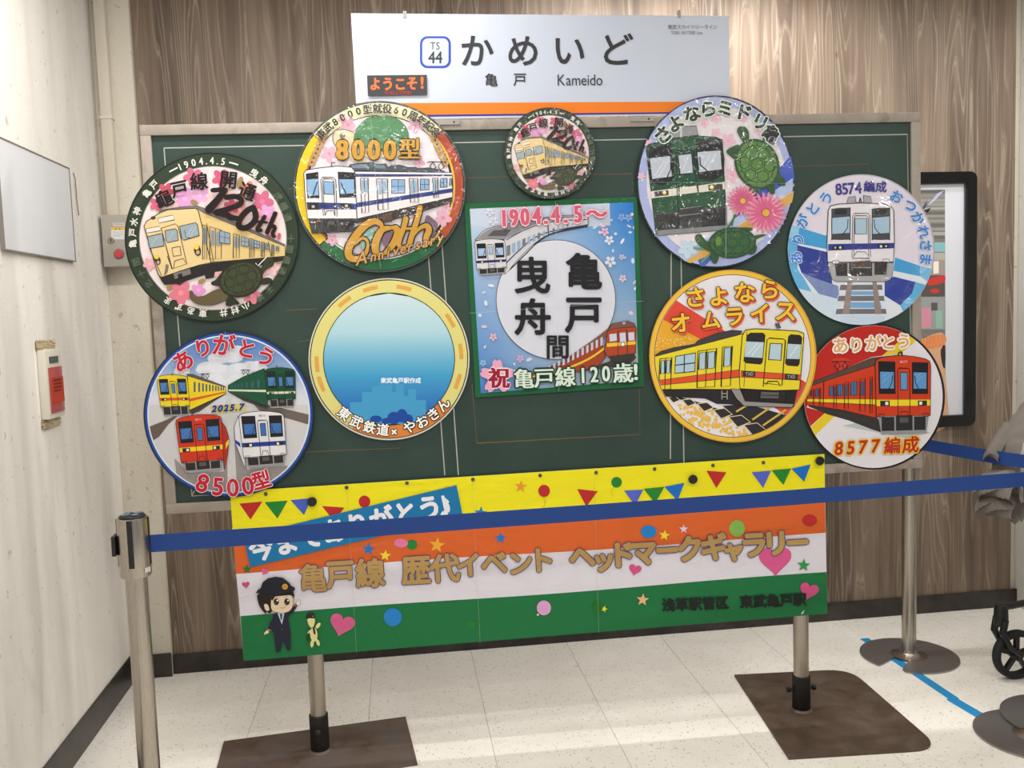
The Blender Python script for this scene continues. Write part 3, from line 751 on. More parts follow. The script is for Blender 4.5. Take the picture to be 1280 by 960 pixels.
# ruled lines printed on the green surface
pl = Print(-.004, (0, 0), -.004, .0002)
pl.lines([[(205, 185), (1134, 168), (1141, 578)], [(205, 185), (240, 620), (520, 603)], [(527, 205), (556, 594)], [(545, 200), (573, 594)], [(851, 300), (855, 590)], [(839, 300), (838, 574)], [(240, 619), (245, 610)]], (176, 176, 168), 1.4)
pl.lines([[(560, 223), (790, 217), (791, 240)], [(990, 208), (1086, 205), (1087, 225)], [(370, 235), (360, 236)], [(358, 388), (396, 386)], [(372, 427), (389, 425)], [(590, 480), (596, 554), (800, 543), (799, 486)], [(380, 565), (500, 560), (500, 548)], [(380, 480), (560, 470)]], (104, 88, 62), 1.1)
pl.build('ruled_lines', PMV, nb)
legp = [((-.333, -.867), 0), ((1.465, -.899), 1)]
for (lx, ly), k in legp:
    fl = Vector((lx, ly, 0)); top = 2.16
    bm = bmesh.new(); lathe(bm, [(.028, .02), (.028, top)], 32, Matrix.Translation((lx, ly, 0)))
    o = bm_obj('leg', bm, pipe_m, nb, True); o.matrix_parent_inverse = nb.matrix_world.inverted()
    nb_inv = (Matrix.Translation(BC) @ BASIS).inverted(); o.matrix_parent_inverse = nb_inv
    bm = bmesh.new(); lathe(bm, [(.0325, 0.005), (.0335, .007), (.0335, .140), (.0305, .142)], 32, Matrix.Translation((lx, ly, 0)))
    so = bm_obj('leg_socket', bm, black_iron, nb, True); so.matrix_parent_inverse = nb_inv
    R_X = Matrix.Rotation(PI/2, 4, 'X')
    bolts = ([([(.011, .0), (.011, .012), (.007, .016)], Matrix.Translation((lx, ly-.032, .09)) @ R_X), ([(.004, .0), (.004, .006)], Matrix.Translation((lx-.004, ly-.032, .035)) @ R_X)] if k == 0 else
             [([(.006, 0), (.006, .012), (.011, .0125), (.011, .024), (.006, .026)], Matrix.Translation((lx+sg*.032, ly, .09)) @ Matrix.Rotation(sg*PI/2, 4, 'Y')) for sg in (-1, 1)])
    for prof, mt4 in bolts:
        bm = bmesh.new(); lathe(bm, prof, 8, mt4); bm_obj('bolt', bm, black_iron, so)
def rounded(pts, radii, seg=8):
    out = []; n = len(pts)
    for i, p in enumerate(pts):
        r = radii[i]
        if not r: out.append(p); continue
        a, b = Vector(pts[i-1]), Vector(pts[(i+1) % n]); p = Vector(p)
        p0 = p+(a-p).normalized()*r; p1 = p+(b-p).normalized()*r
        for k in range(seg+1):
            t = k/seg; q = p0*(1-t)**2+p*2*t*(1-t)+p1*t*t; out.append((q.x, q.y))
    return out
def plate(pxs, radii, m, extra=None):
    pts = [tuple(onfloor(*q).xy) if len(q) == 2 else q[:2] for q in pxs]
    pts = rounded(pts, radii)
    bm = bmesh.new(); prism(bm, pts, .0, .008)
    bmesh.ops.recalc_face_normals(bm, faces=list(bm.faces))
    o = bm_obj('base_plate', bm, m, nb); o.matrix_parent_inverse = nb_inv; return o
plate([(-.67, -1.105, 0), (522, 957), (507, 898), (280, 929)], [0, 0, 0, 0], plate_a)
plate([(918, 845.5), (986, 950), (1176, 938), (1062, 838.5)], [0, 0, .10, .11], plate_b)
for (lx, ly), k in legp:     # weld beads at the foot of the sockets
    bm = bmesh.new(); lathe(bm, [(.042, .008), (.038, .012), (.033, .015)], 24, Matrix.Translation((lx, ly, 0)))
    o = bm_obj('weld_bead', bm, plate_a, nb, True); o.matrix_parent_inverse = nb_inv

def mounted(name, label, cat, cpx, off, group=None):
    x, z = bp(*cpx, off); t = thing(name, label, cat, (0, 0, 0), group); t.matrix_world = bframe(x, z, off); return t, (x, z)
white_foam = mat('white_foam_board', (205, 204, 200), .6)
def headmark(label, e, off, edge, paint, pm=PM, film=0, pxmap=None, th=.005, clipr=1.0):
    cx, cy, rx, ry = e
    t, c = mounted('train_headmark', label, 'headmark', (cx, cy), off, 'round train headmarks on the board')
    pts = [bp(*q, off) for q in ellp(cx, cy, rx, ry, 0, 72)]
    pts = [(u-c[0], v-c[1]) for u, v in pts]
    bm = bmesh.new()
    a = [bm.verts.new((x, 0, y)) for x, y in pts]; b = [bm.verts.new((x, -th, y)) for x, y in pts]; n = len(pts)
    bm.faces.new(a); bm.faces.new(b[::-1])
    for i in range(n): bm.faces.new((a[i], b[i], b[(i+1) % n], a[(i+1) % n]))
    bmesh.ops.recalc_face_normals(bm, faces=list(bm.faces))
    bm_obj('disc', bm, edge if not isinstance(edge, tuple) else mat('disc_edge', edge, .4), t)
    if off > .006:      # magnets that hold it off the board
        for (dx, dz) in ((-.12, .06), (.12, .06), (0, -.12)):
            lo = -.004 if 0 else -.0045
            if abs(c[0]+dx) < BW/2-.06 and abs(c[1]+dz) < BH/2-.06:
                bm = bmesh.new(); lathe(bm, [(.012, 0), (.012, off+.0035)], 16, Matrix.Translation((dx, off+.0035, dz)) @ Matrix.Rotation(PI/2, 4, 'X'))
                bm_obj('magnet', bm, black_p, t)
    P = Print(off+th, c, th+.0002)
    k = clipr
    if pxmap is None: P.clip = ellp(cx, cy, rx*k, ry*k, 0, 72)
    else: P.pxmap = pxmap; P.clip = ellp(265, 296.7, 108.4*k, 105.6*k, 0, 72)
    paint(P); P.build('printed_face', pm, t)
    return t

# ---- 120th anniversary headmark (large at left, small at the top)
def paint_120(P):
    P.crop(150, 180, 4)
    P.ell(460, 467, 436, 424, (24, 30, 26), n=72); P.ell(460, 467, 429, 416, (48, 62, 47), n=72)
    P.ell(465, 471, 370, 361, (150, 150, 140), n=72); P.ell(465, 471, 366, 357, (234, 220, 222), n=72)
    sv = P.clip
    def cl(x, y, r): return math.hypot((x-465)/366, (y-471)/357) < 1.0
    for (x, y, r, c, rot) in [(230, 235, 42, (196, 84, 104), 10), (365, 165, 48, (214, 112, 145), 30), (325, 275, 56, (226, 160, 208), 0), (400, 255, 46, (232, 172, 215), 40), (505, 170, 46, (208, 92, 124), 12), (600, 330, 50, (232, 170, 160), 0), (475, 290, 52, (238, 206, 206), 20), (560, 310, 40, (205, 96, 118), 50), (712, 288, 56, (206, 104, 138), 5), (735, 345, 44, (228, 160, 208), 30), (640, 225, 40, (226, 150, 120), 0), (270, 330, 40, (236, 196, 200), 0), (305, 745, 62, (222, 122, 140), 15), (392, 730, 36, (226, 150, 205), 0), (660, 755, 46, (222, 130, 150), 0), (150, 600, 34, (232, 170, 178), 20), (760, 620, 40, (238, 190, 196), 0), (480, 640, 30, (226, 170, 180), 0), (185, 300, 36, (214, 100, 130), 0), (700, 660, 40, (236, 180, 190), 30)]:
        if cl(x, y, r): blossom(P, x, y, r, c, tuple(min(255, q+22) for q in c), rot)
    P.polys([ellp(602, 192, 14, 30, 15, 14), ellp(372, 292, 20, 12, 20, 12), ellp(248, 718, 14, 18, 0, 12), ellp(410, 686, 20, 12, -20, 12), ellp(520, 345, 18, 10, 30, 12), ellp(796, 588, 20, 10, -10, 12), ellp(640, 762, 12, 9, 0, 12)], (160, 134, 88))
    P.polys([ellp(796, 462, 9, 18, 10, 14), ellp(745, 470, 12, 20, -30, 14)], (206, 90, 130))
    # train: underside, side, roof, cab
    P.poly([(196, 660), (455, 596), (825, 560), (825, 582), (690, 610), (476, 640), (470, 668), (430, 676), (425, 655), (330, 686), (300, 705), (285, 700), (225, 705), (212, 690)], (40, 36, 36))
    P.poly([(385, 322), (420, 330), (826, 508), (826, 562), (455, 592)], (222, 194, 132), (44, 40, 40), 3)
    P.poly([(192, 352), (205, 332), (310, 314), (385, 310), (424, 322), (826, 503), (826, 512), (420, 345), (385, 324), (200, 352)], (120, 116, 112), (50, 46, 46), 2)
    P.poly([(122, 412), (134, 388), (200, 346), (240, 330), (380, 322), (393, 335), (456, 592), (400, 605), (300, 636), (208, 668), (192, 650)], (228, 202, 146), (40, 36, 36), 4)
    P.poly([(190, 372), (268, 356), (274, 380), (196, 396)], (236, 222, 214), (60, 54, 50), 2.5)
    P.poly([(132, 424), (200, 412), (204, 434), (134, 446)], (236, 222, 214), (60, 54, 50), 2.5)
    P.polys([ellp(168, 370, 13, 9, -10, 12)], (70, 60, 62))
    P.poly([(208, 422), (278, 400), (292, 412), (336, 600), (262, 624)], (228, 202, 146), (50, 46, 46), 3.5)
    for q in ([(140, 464), (208, 448), (216, 458), (222, 510), (156, 522), (148, 512)], [(226, 434), (278, 424), (288, 434), (293, 482), (240, 494), (232, 484)], [(300, 412), (380, 394), (388, 402), (398, 458), (320, 482), (310, 470)]):
        P.poly(q, (152, 168, 176), (44, 42, 44), 3.5)
    P.lines([[(160, 505), (190, 465)], [(246, 480), (270, 440)], [(330, 470), (365, 415)], [(350, 465), (385, 410)]], (186, 198, 202), 3)
    P.lines([[(325, 430), (332, 468), (352, 470)], [(262, 520), (302, 512), (308, 556), (268, 562), (262, 520)], [(270, 620), (275, 585), (318, 572), (330, 596)], [(150, 520), (212, 664)], [(238, 560), (262, 622)]], (52, 48, 48), 3)
    for x, y, r in ((186, 566, 12), (384, 516, 15)):
        P.polys([ellp(x+5, y+16, r*1.15, r*1.9, -12, 20)], (58, 48, 46)); P.ell(x, y, r*.85, None, (238, 208, 52)); P.ell(x+7, y+26, r*.6, r*.7, (190, 160, 150))
    P.polys([[(268, 648), (352, 624), (358, 650), (276, 676)], [(232, 600), (246, 606), (240, 640), (222, 660)]], (122, 114, 110)); P.polys([[(290, 652), (312, 646), (316, 664), (294, 670)]], (40, 36, 38))
    m = quadmap([(393, 335), (826, 510), (826, 562), (455, 592)])
    # side windows and doors drawn along the tapering side
    xs = [(415, 440, 1), (450, 522, 2), (500, 565, 0), (568, 612, 2), (608, 648, 0), (650, 676, 2), (672, 704, 0), (708, 728, 2), (730, 752, 0), (760, 775, 2), (782, 800, 0)]
    def yt(x): return 335+(x-393)*(510-335)/(826-393)
    def yb(x): return 592+(x-455)*(562-592)/(826-455)
    def U(x, t): return (x, yt(x)+(yb(x)-yt(x))*t)
    for a, b, kind in xs:
        a2, b2 = a, b-14 if b-a > 40 else b-4
        if kind == 0: P.poly([U(a2, .26), U(b2, .26), U(b2, .55), U(a2, .55)], (140, 160, 180), (44, 42, 44), 2.5); P.lines([[U((a2+b2)/2, .26), U((a2+b2)/2, .55)], [U(a2, .40), U(b2, .40)]], (44, 42, 44), 2)
        else:
            P.lines([[U(a2, .24), U(b2, .24), U(b2, .93), U(a2, .93), U(a2, .24)], [U((a2+b2)/2, .24), U((a2+b2)/2, .93)]], (60, 52, 44), 2.5)
            w_ = (b2-a2)
            P.polys([[U(a2+w_*.12, .3), U(a2+w_*.4, .3), U(a2+w_*.4, .62), U(a2+w_*.12, .62)], [U(a2+w_*.6, .3), U(a2+w_*.88, .3), U(a2+w_*.88, .62), U(a2+w_*.6, .62)]], (130, 146, 160))
    P.lines([[(742, 488), (756, 560)], [(436, 398), (470, 590)]], (60, 54, 50), 3)
    # turtle
    P.poly(cr([(515, 725), (470, 735), (420, 760), (380, 762), (362, 735), (352, 740), (356, 775), (390, 800), (450, 806), (500, 795), (545, 765)], 4, True), (98, 86, 60), (50, 44, 34), 2)
    P.poly(cr([(690, 640), (715, 610), (725, 575), (755, 568), (772, 585), (765, 610), (730, 630), (705, 665)], 4, True), (54, 58, 40), (40, 42, 34), 2)
    P.polys([cr([(700, 680), (740, 668), (764, 680), (755, 698), (720, 704), (695, 700)], 4, True), cr([(545, 760), (580, 775), (600, 800), (570, 805), (545, 812), (530, 800)], 4, True), cr([(510, 650), (480, 680), (460, 690), (462, 705), (500, 712), (530, 700)], 4, True)], (46, 48, 38))
    P.lines([[(735, 565), (692, 610), (680, 596)]], (226, 220, 214), 5)
    turtle_shell(P, 606, 676, 106, 84, -18, (40, 44, 32), (62, 70, 46))
    # brushed title
    ink = (28, 20, 22)
    P.styled([('龜', 222, 275, 92, -24), ('戸', 300, 225, 88, -12), ('線', 398, 188, 92, -4), ('開', 545, 180, 92, 6), ('通', 638, 238, 90, 20)], ink, bold=2.4)
    P.crop(180, 190, 6.737)
    for k, (c, dx) in enumerate((((196, 120, 92), 9), (ink, 0))):
        w_ = lambda L: [q*1.42-(4 if k == 0 else 0) for q in L]
        P.line(cr([(582+dx, 326), (640+dx, 322), (690+dx, 322)], 5), c, widths=w_([26+(i % 3)*2 for i in range(11)], ))
        P.line(cr([(686+dx, 326), (620+dx, 410), (552+dx, 486)], 6), c, widths=w_([34+i*1.2 for i in range(13)]))
        P.line(cr([(700+dx, 386), (770+dx, 378), (822+dx, 400), (806+dx, 446), (700+dx, 486), (612+dx, 512), (690+dx, 524), (740+dx, 552), (800+dx, 566)], 6), c, widths=w_([32]*49))
        P.line(cr([(925+dx, 470), (868+dx, 500), (812+dx, 570), (806+dx, 628), (862+dx, 640), (926+dx, 596), (945+dx, 540), (925+dx, 470)], 6), c, widths=w_([34]*43))
        P.line(cr([(1018+dx, 548), (985+dx, 605), (958+dx, 650), (985+dx, 662)], 5), c, widths=w_([24]*16)); P.line([(950+dx, 588), (1036+dx, 596)], c, 21)
        P.line(cr([(1108+dx, 520), (1070+dx, 610), (1040+dx, 680)], 5), c, widths=w_([26]*11)); P.line(cr([(1056+dx, 640), (1092+dx, 626), (1104+dx, 644), (1086+dx, 690), (1098+dx, 714)], 5), c, widths=w_([22]*21))
    P.crop(150, 180, 4)
    # names round the rim
    wt = (226, 224, 216)
    d = [('-', -29.5), ('1', -23.5), ('9', -18.5), ('0', -13), ('4', -7.5), ('.', -3.6), ('4', .4), ('.', 4.4), ('5', 8.6), ('-', 15.2)]
    it = [(c, a) for c, a in d]
    P.arc([(c, a) for c, a in it if c not in '-'], 460, 467, 393, 381, 50, wt, boldx=1.3, sx=.82)
    for a in (-28.5, 16.5): P.ring(460, 467, 391, 379, 7, wt, a-3.4, a+3.4, 4)
    for grp in ([('亀', -55), ('戸', -46.5)], [('亀', -95), ('戸', -86.5), ('水', -78.5), ('神', -70)], [('曳', 33), ('舟', 42)], [('小', 154), ('村', 162.5), ('井', 171)], [('東', 186), ('あ', 195), ('ず', 204), ('ま', 213.5)]):
        P.arc(grp, 460, 467, 393, 381, 42, wt, bold=1.1)
    dim = (92, 104, 86)
    for grp in ([('虎', 58), ('橋', 66.5), ('通', 75)], [('十', 91), ('間', 99), ('橋', 107.5), ('通', 116)], [('天', 133), ('神', 142)], [('北', 232), ('十', 241.5), ('間', 251)]):
        P.arc(grp, 460, 467, 395, 383, 42, dim, bold=.7)

# ---- 8000 series, 60th anniversary
def paint_60(P):
    P.crop(360, 110, 4)
    cx, cy = 458, 494
    P.ell(cx, cy, 432, 428, (70, 78, 72), n=72); P.ell(cx, cy, 423, 421, (22, 22, 22), n=72)
    P.ring(cx, cy, 361, 359, 60, (224, 218, 176), -51.5, 47.5); P.ring(cx, cy, 372, 370, 46, (228, 190, 22), -134, -52, 40)
    P.ring(cx, cy, 372, 370, 46, (170, 66, 34), 48, 128, 40); P.ring(cx, cy, 366, 364, 53, (22, 100, 56), 129, 225, 50)
    P.ring(cx, cy, 366, 364, 9, (196, 84, 30), -134, -52, 40); P.ring(cx, cy, 368, 366, 10, (232, 190, 60), 48, 128, 40); P.ring(cx, cy, 358, 356, 8, (230, 226, 222), 129, 225, 50)
    P.ell(cx, cy, 360, 358, (24, 24, 24), n=72); P.ell(cx, cy, 356, 354, (224, 214, 220), n=72)
    pk = (216, 166, 184)
    for x, y, r in ((300, 185, 40), (635, 190, 38), (205, 330, 42), (270, 150, 26), (560, 440, 30), (655, 370, 30), (775, 650, 44), (790, 600, 26), (220, 760, 30), (620, 620, 30), (330, 230, 30)): blossom(P, x, y, r, pk, (198, 140, 164), 15)
    # faded turtle behind
    P.poly(cr([(225, 240), (240, 212), (290, 210), (340, 235), (350, 300), (300, 345), (270, 300), (232, 280)], 4, True), (214, 196, 156), (110, 100, 96), 5)
    P.polys([cr([(360, 300), (560, 300), (600, 320), (560, 345), (380, 345)], 4, True), cr([(305, 330), (370, 320), (390, 370), (330, 372)], 4, True)], (212, 194, 156)); P.ell(272, 240, 14, 13, (116, 96, 92))
    P.poly([(330, 292)]+cr([(330, 250), (345, 200), (400, 152), (470, 138), (540, 152), (592, 200), (606, 262)], 4)+[(604, 300), (480, 318)], (78, 130, 88), (84, 110, 88), 3)
    P.lines([[(380, 170), (420, 205), (410, 250)], [(420, 205), (500, 205), (520, 250)], [(500, 205), (540, 165)], [(340, 240), (410, 250), (440, 300)], [(520, 250), (600, 240)], [(440, 300), (510, 295), (520, 250)]], (62, 112, 74), 3)
    for sx, x0 in ((1, 108), (-1, 796)):     # laurel
        for k in range(7):
            x = x0+sx*(8+k*10); y = 385-k*22
            P.polys([ellp(x+10*sx, y-4, 17, 8, -60*sx+20*sx, 10), ellp(x-8*sx, y-10, 16, 8, -95*sx, 10)], (180, 140, 84))
    panto(P, 745, 418, 48, (40, 34, 40), 4)
    # train
    roof = (72, 82, 90)
    P.poly([(300, 402), (312, 384), (400, 374), (432, 376), (440, 384), (490, 380), (500, 398), (520, 388), (560, 386), (600, 398), (640, 396), (650, 404), (700, 400), (752, 408), (780, 418), (790, 426), (300, 412)], roof, (34, 34, 38), 3)
    P.polys([[(318, 386), (395, 380), (405, 402), (318, 402)], [(430, 384), (480, 386), (490, 404), (440, 402)]], (112, 128, 144)); P.lines([[(218, 398), (218, 374), (236, 374)]], (40, 40, 44), 5)
    P.poly([(330, 418), (820, 424), (822, 548), (345, 655), (330, 655)], (226, 220, 222), (36, 34, 38), 3)
    P.poly([(333, 430), (820, 434), (820, 442), (333, 446)], (44, 54, 110)); P.poly([(340, 575), (822, 502), (822, 522), (342, 598)], (36, 56, 128))
    P.poly([(345, 655), (822, 548), (822, 572), (640, 628), (560, 650), (430, 690), (345, 700)], (48, 40, 38)); P.polys([[(470, 636), (520, 622), (522, 668), (472, 676)]], (84, 62, 48))
    def win(a, b, t, u, div=True):
        P.poly([(a, t), (b, t+1), (b, u-2), (a, u)], (132, 168, 204), (36, 34, 38), 3)
        if div: P.lines([[((a+b)/2, t), ((a+b)/2, u)], [(a, (t+u)/2), (b, (t+u)/2)]], (36, 34, 38), 2.5)
    win(518, 584, 458, 528); win(661, 705, 456, 512); win(761, 795, 452, 498); win(808, 818, 452, 490, False)
    for a, b, t, u in ((362, 400, 452, 622), (443, 497, 456, 608), (605, 648, 454, 570), (722, 748, 452, 548)):
        P.lines([[(a, t), (b, t), (b+4, u), (a+8, u+3), (a, t)]], (36, 34, 38), 3)
        w_ = b-a; P.polys([[(a+w_*.14, t+10), (a+w_*.42, t+10), (a+w_*.44, t+72), (a+w_*.18, t+74)], [(a+w_*.58, t+10), (a+w_*.86, t+10), (a+w_*.9, t+68), (a+w_*.6, t+70)]], (140, 172, 202)); P.lines([[(a+w_*.5, t), (a+w_*.5+6, u)]], (36, 34, 38), 3)
    # cab
    P.poly([(80, 428), (92, 412), (150, 402), (250, 392), (318, 398), (334, 420), (345, 655), (100, 655), (88, 560)], (230, 224, 226), (36, 34, 38), 4)
    P.polys([[(94, 572), (342, 578), (344, 608), (98, 608)]], (34, 52, 122)); P.polys([[(98, 574), (156, 575), (158, 610), (100, 610)], [(262, 578), (318, 578), (320, 606), (264, 606)]], (34, 34, 36)); P.polys([[(120, 588), (134, 588), (134, 600), (120, 600)], [(286, 584), (300, 584), (300, 597), (286, 597)]], (190, 190, 186))
    P.polys([[(90, 430), (152, 420), (158, 552), (98, 552)], [(249, 420), (334, 424), (338, 548), (258, 550)]], (26, 26, 28))
    P.polys([[(94, 460), (152, 455), (154, 538), (102, 540)], [(256, 458), (330, 458), (332, 528), (262, 530)]], (136, 174, 212)); P.lines([[(148, 470), (126, 536)], [(264, 474), (290, 528)]], (30, 30, 32), 6)
    P.lines([[(178, 640), (164, 462), (174, 448), (226, 448), (240, 462), (246, 645)], [(186, 640), (172, 468), (180, 456), (222, 456), (230, 468), (236, 640)], [(186, 640), (196, 615), (228, 615), (236, 640)]], (40, 38, 42), 3.5)
    P.poly([(178, 468), (228, 472), (230, 534), (182, 530)], (136, 174, 212), (36, 36, 40), 3)
    P.poly([(104, 655), (345, 655), (410, 660), (410, 712), (120, 728)], (56, 54, 56), (30, 30, 32), 3); P.polys([[(178, 660), (246, 660), (248, 716), (180, 718)], [(262, 662), (336, 662), (336, 706), (264, 708)]], (34, 32, 34)); P.polys([[(200, 666), (232, 666), (232, 684), (200, 684)]], (82, 80, 82))
    P.polys([ellp(150, 667, 4, 3), ellp(160, 667, 4, 3)], (240, 150, 40))
    # mascots-free tinted shapes behind the big figures
    P.poly(cr([(360, 740), (400, 700), (440, 730), (430, 800), (380, 830)], 4, True), (120, 164, 152)); P.poly(cr([(690, 640), (730, 660), (750, 690), (720, 740), (680, 740)], 4, True), (112, 90, 108)); P.poly(cr([(470, 710), (520, 720), (520, 790), (480, 790)], 4, True), (120, 92, 112))
    gold, ink = (196, 146, 42), (30, 20, 16)
    P.styled([(c_, x_, 310, 138, 0, .86) for c_, x_ in zip('8000', (272, 352, 430, 510))], gold, boldx=6, boldy=1.2, outline=ink, ow=9.5); P.styled([('型', 608, 306, 112, 0, 1.0)], gold, boldx=4, boldy=.5, outline=ink, ow=7)
    # large script 60th
    S6 = [cr([(470, 700), (462, 680), (430, 668), (385, 690), (340, 740), (305, 800), (308, 845), (350, 855), (392, 820), (398, 770), (372, 752), (335, 780)], 6),
          cr([(520, 700), (470, 712), (440, 770), (440, 822), (475, 832), (520, 790), (548, 735), (540, 704), (520, 700)], 6),
          cr([(590, 655), (575, 710), (556, 770), (562, 800), (600, 790)], 6), cr([(548, 716), (580, 706), (622, 704)], 4),
          cr([(660, 600), (645, 660), (622, 730), (606, 788)], 6), cr([(616, 760), (650, 710), (690, 690), (704, 712), (690, 752), (694, 778), (730, 760), (756, 720)], 6)]
    wf = [lambda t: 14+24*math.sin(PI*min(1, t*1.3))**.8, lambda t: 15+22*abs(math.sin(2*PI*t)), lambda t: 26-10*t, lambda t: 12, lambda t: 26, lambda t: 10+20*math.sin(PI*min(1, max(0, t*1.3-.1)))]
    for extra, c in ((13, ink), (0, gold)):
        P.up()
        for L, f in zip(S6, wf): P.line(L, c, widths=[f(i/(len(L)-1))+extra for i in range(len(L))], newlayer=False)
    P.up()
    for extra, c in ((5, ink), (0, (196, 140, 70))):
        pass
    P.styled([(ch, 392+i*37 if i else 372, 850-i*8.6-(i*i)*.15, 68 if i else 88, -14, .95, .4) for i, ch in enumerate('Anniversary')], (206, 150, 80), bold=1.4, outline=ink, ow=4.6)
    ch = '東武8000型就役60周年記念'; a = [-48, -41, -34.5, -28.2, -21.9, -15.6, -8.8, -1.6, 5.6, 12.4, 18.6, 25.4, 32.4, 39.2, 45.8]
    P.arc([(c, q) for c, q in zip(ch, a)], cx, cy, 391, 389, 49, (24, 22, 20), bold=1.5)
    P.line([(408, 75), (438, 450), (462, 905)], (190, 196, 190), 1.0)

# ---- farewell green car
def paint_green(P):
    P.crop(780, 110, 4.174)
    cx, cy, rx, ry = 478, 489, 410, 449
    P.ell(cx, cy, rx, ry, (30, 30, 44), n=72); P.ell(cx, cy, rx-7, ry-7, (168, 180, 226), n=72)
    P.ell(cx+4, cy, rx-46, ry-52, (228, 220, 226), n=72)
    sv = P.clip
    P.poly([(890, 330), (890, 480), (420, 930), (400, 930), (380, 890)], (64, 92, 190)); P.poly([(888, 535), (888, 590), (430, 880), (330, 920), (310, 895)], (218, 170, 88)); P.poly([(880, 470), (880, 530), (320, 905), (290, 880)], (180, 196, 232))
    for x, y, r in ((545, 275, 40), (565, 455, 40), (480, 160, 26), (420, 185, 24), (700, 220, 24), (330, 220, 22), (480, 235, 26), (90, 460, 20), (130, 290, 22), (560, 350, 20), (620, 160, 20)): blossom(P, x, y, r, (232, 188, 206), (224, 168, 190), 10)
    blossom(P, 330, 840, 50, (190, 214, 232), None, 20)
    # pantograph block and car
    P.poly([(228, 262), (250, 205), (376, 198), (386, 248), (250, 262)], (150, 152, 158), (70, 74, 80), 4); P.lines([[(298, 202), (296, 270)]], (210, 214, 220), 10)
    G = (28, 78, 50); ink = (18, 34, 26)
    P.poly([(116, 306), (130, 294), (250, 264), (380, 250), (480, 258), (510, 272), (535, 720), (536, 738), (176, 770), (166, 760), (116, 330)], G, ink, 4)
    P.poly([(160, 655), (535, 618), (536, 738), (172, 771)], (64, 66, 68)); P.polys([[(166, 660), (290, 655), (290, 735), (174, 742)], [(410, 640), (530, 624), (534, 720), (400, 740)]], (36, 38, 40)); P.polys([[(286, 625), (402, 612), (404, 690), (290, 700)]], (50, 52, 54)); P.lines([[(290, 666), (404, 655)], [(290, 632), (402, 616)]], (120, 122, 124), 5); P.polys([[(168, 744), (536, 716), (536, 738), (176, 771)]], (130, 134, 136))
    P.polys([[(138, 540), (282, 522), (284, 560), (142, 576)], [(288, 520), (380, 510), (384, 545), (290, 557)], [(386, 510), (524, 490), (526, 528), (390, 546)]], (226, 220, 208))
    P.polys([[(156, 542), (230, 534), (232, 560), (160, 568)], [(438, 506), (512, 500), (514, 530), (440, 536)]], (70, 66, 68)); P.polys([ellp(210, 547, 10, 10, 0, 14), ellp(456, 518, 12, 11, 0, 14)], (240, 214, 90)); P.polys([ellp(210, 545, 5, 5, 0, 10), ellp(456, 516, 6, 6, 0, 10)], (255, 250, 220))
    for L in ([(132, 330), (150, 312), (232, 294), (244, 300), (258, 478), (140, 494)], [(376, 288), (392, 272), (500, 270), (508, 290), (518, 450), (390, 472)]): P.poly(cr(L, 2, True), (22, 24, 26), ink, 3)
    P.polys([[(134, 368), (238, 356), (248, 462), (146, 476)], [(382, 336), (500, 326), (508, 424), (392, 440)]], (190, 198, 212)); P.lines([[(160, 460), (210, 380)], [(180, 462), (232, 372)], [(410, 420), (450, 345)], [(430, 424), (480, 340)]], (212, 218, 228), 6)
    P.lines([[(242, 385), (242, 425), (222, 470)], [(394, 360), (396, 402), (436, 436)]], (18, 18, 20), 6)
    P.lines([[(284, 720), (268, 345), (278, 330), (350, 322), (362, 332), (382, 540)]], ink, 4); P.poly([(280, 350), (352, 342), (360, 444), (290, 452)], (190, 198, 212), ink, 5); P.lines([[(300, 440), (335, 355)]], (212, 218, 228), 6)
    # turtles
    T1, T2, T3 = (44, 84, 44), (64, 106, 56), (82, 128, 62)
    P.polys([cr([(605, 262), (588, 225), (600, 202), (632, 206), (650, 235), (648, 270), (625, 285)], 4, True), cr([(600, 300), (560, 308), (532, 330), (545, 350), (590, 375)], 4, True), cr([(720, 270), (760, 240), (780, 262), (770, 300)], 4, True), cr([(790, 440), (830, 470), (838, 510), (800, 500), (770, 470)], 4, True), cr([(660, 490), (650, 540), (690, 560), (700, 510)], 4, True), cr([(740, 500), (760, 550), (785, 548), (775, 490)], 4, True)], T1)
    turtle_shell(P, 692, 398, 128, 108, 65, (44, 78, 40), (88, 132, 64))
    def daisy(x, y, r, c1, c2):
        P.up()
        for k in range(22):
            a = math.radians(k*360/22); P.raw(ellp(x+r*.62*math.cos(a), y+r*.62*math.sin(a), r*.42, r*.085, k*360/22, 8), c1)
        P.up()
        for k in range(22):
            a = math.radians(k*360/22+8); P.raw(ellp(x+r*.46*math.cos(a), y+r*.46*math.sin(a), r*.34, r*.07, k*360/22+8, 8), c2)
        P.ell(x, y, r*.24, None, (196, 74, 110)); P.ell(x, y, r*.17, None, (226, 182, 48))
    P.lines([[(590, 650), (540, 730)], [(575, 660), (560, 720)]], (70, 110, 70), 9)
    daisy(618, 590, 82, (222, 130, 160), (204, 90, 130)); daisy(738, 652, 108, (232, 138, 172), (214, 96, 140))
    P.polys([cr([(470, 790), (430, 800), (400, 765), (374, 768), (370, 795), (400, 830), (440, 850), (480, 850)], 4, True), cr([(680, 770), (740, 765), (700, 785), (660, 800)], 4, True), cr([(450, 850), (455, 905), (480, 915), (492, 870)], 4, True), cr([(640, 830), (650, 868), (680, 862), (690, 825), (660, 805)], 4, True), cr([(560, 735), (640, 728), (670, 740), (600, 760)], 4, True)], T1)
    turtle_shell(P, 562, 808, 118, 76, -4, (36, 70, 42), (54, 96, 54)); P.ell(490, 800, 16, 24, (96, 136, 62), 10)
    P.polys([[(360, 830), (412, 836), (415, 846), (362, 842)], [(395, 905), (440, 868), (446, 876), (404, 914)]], (92, 150, 104))
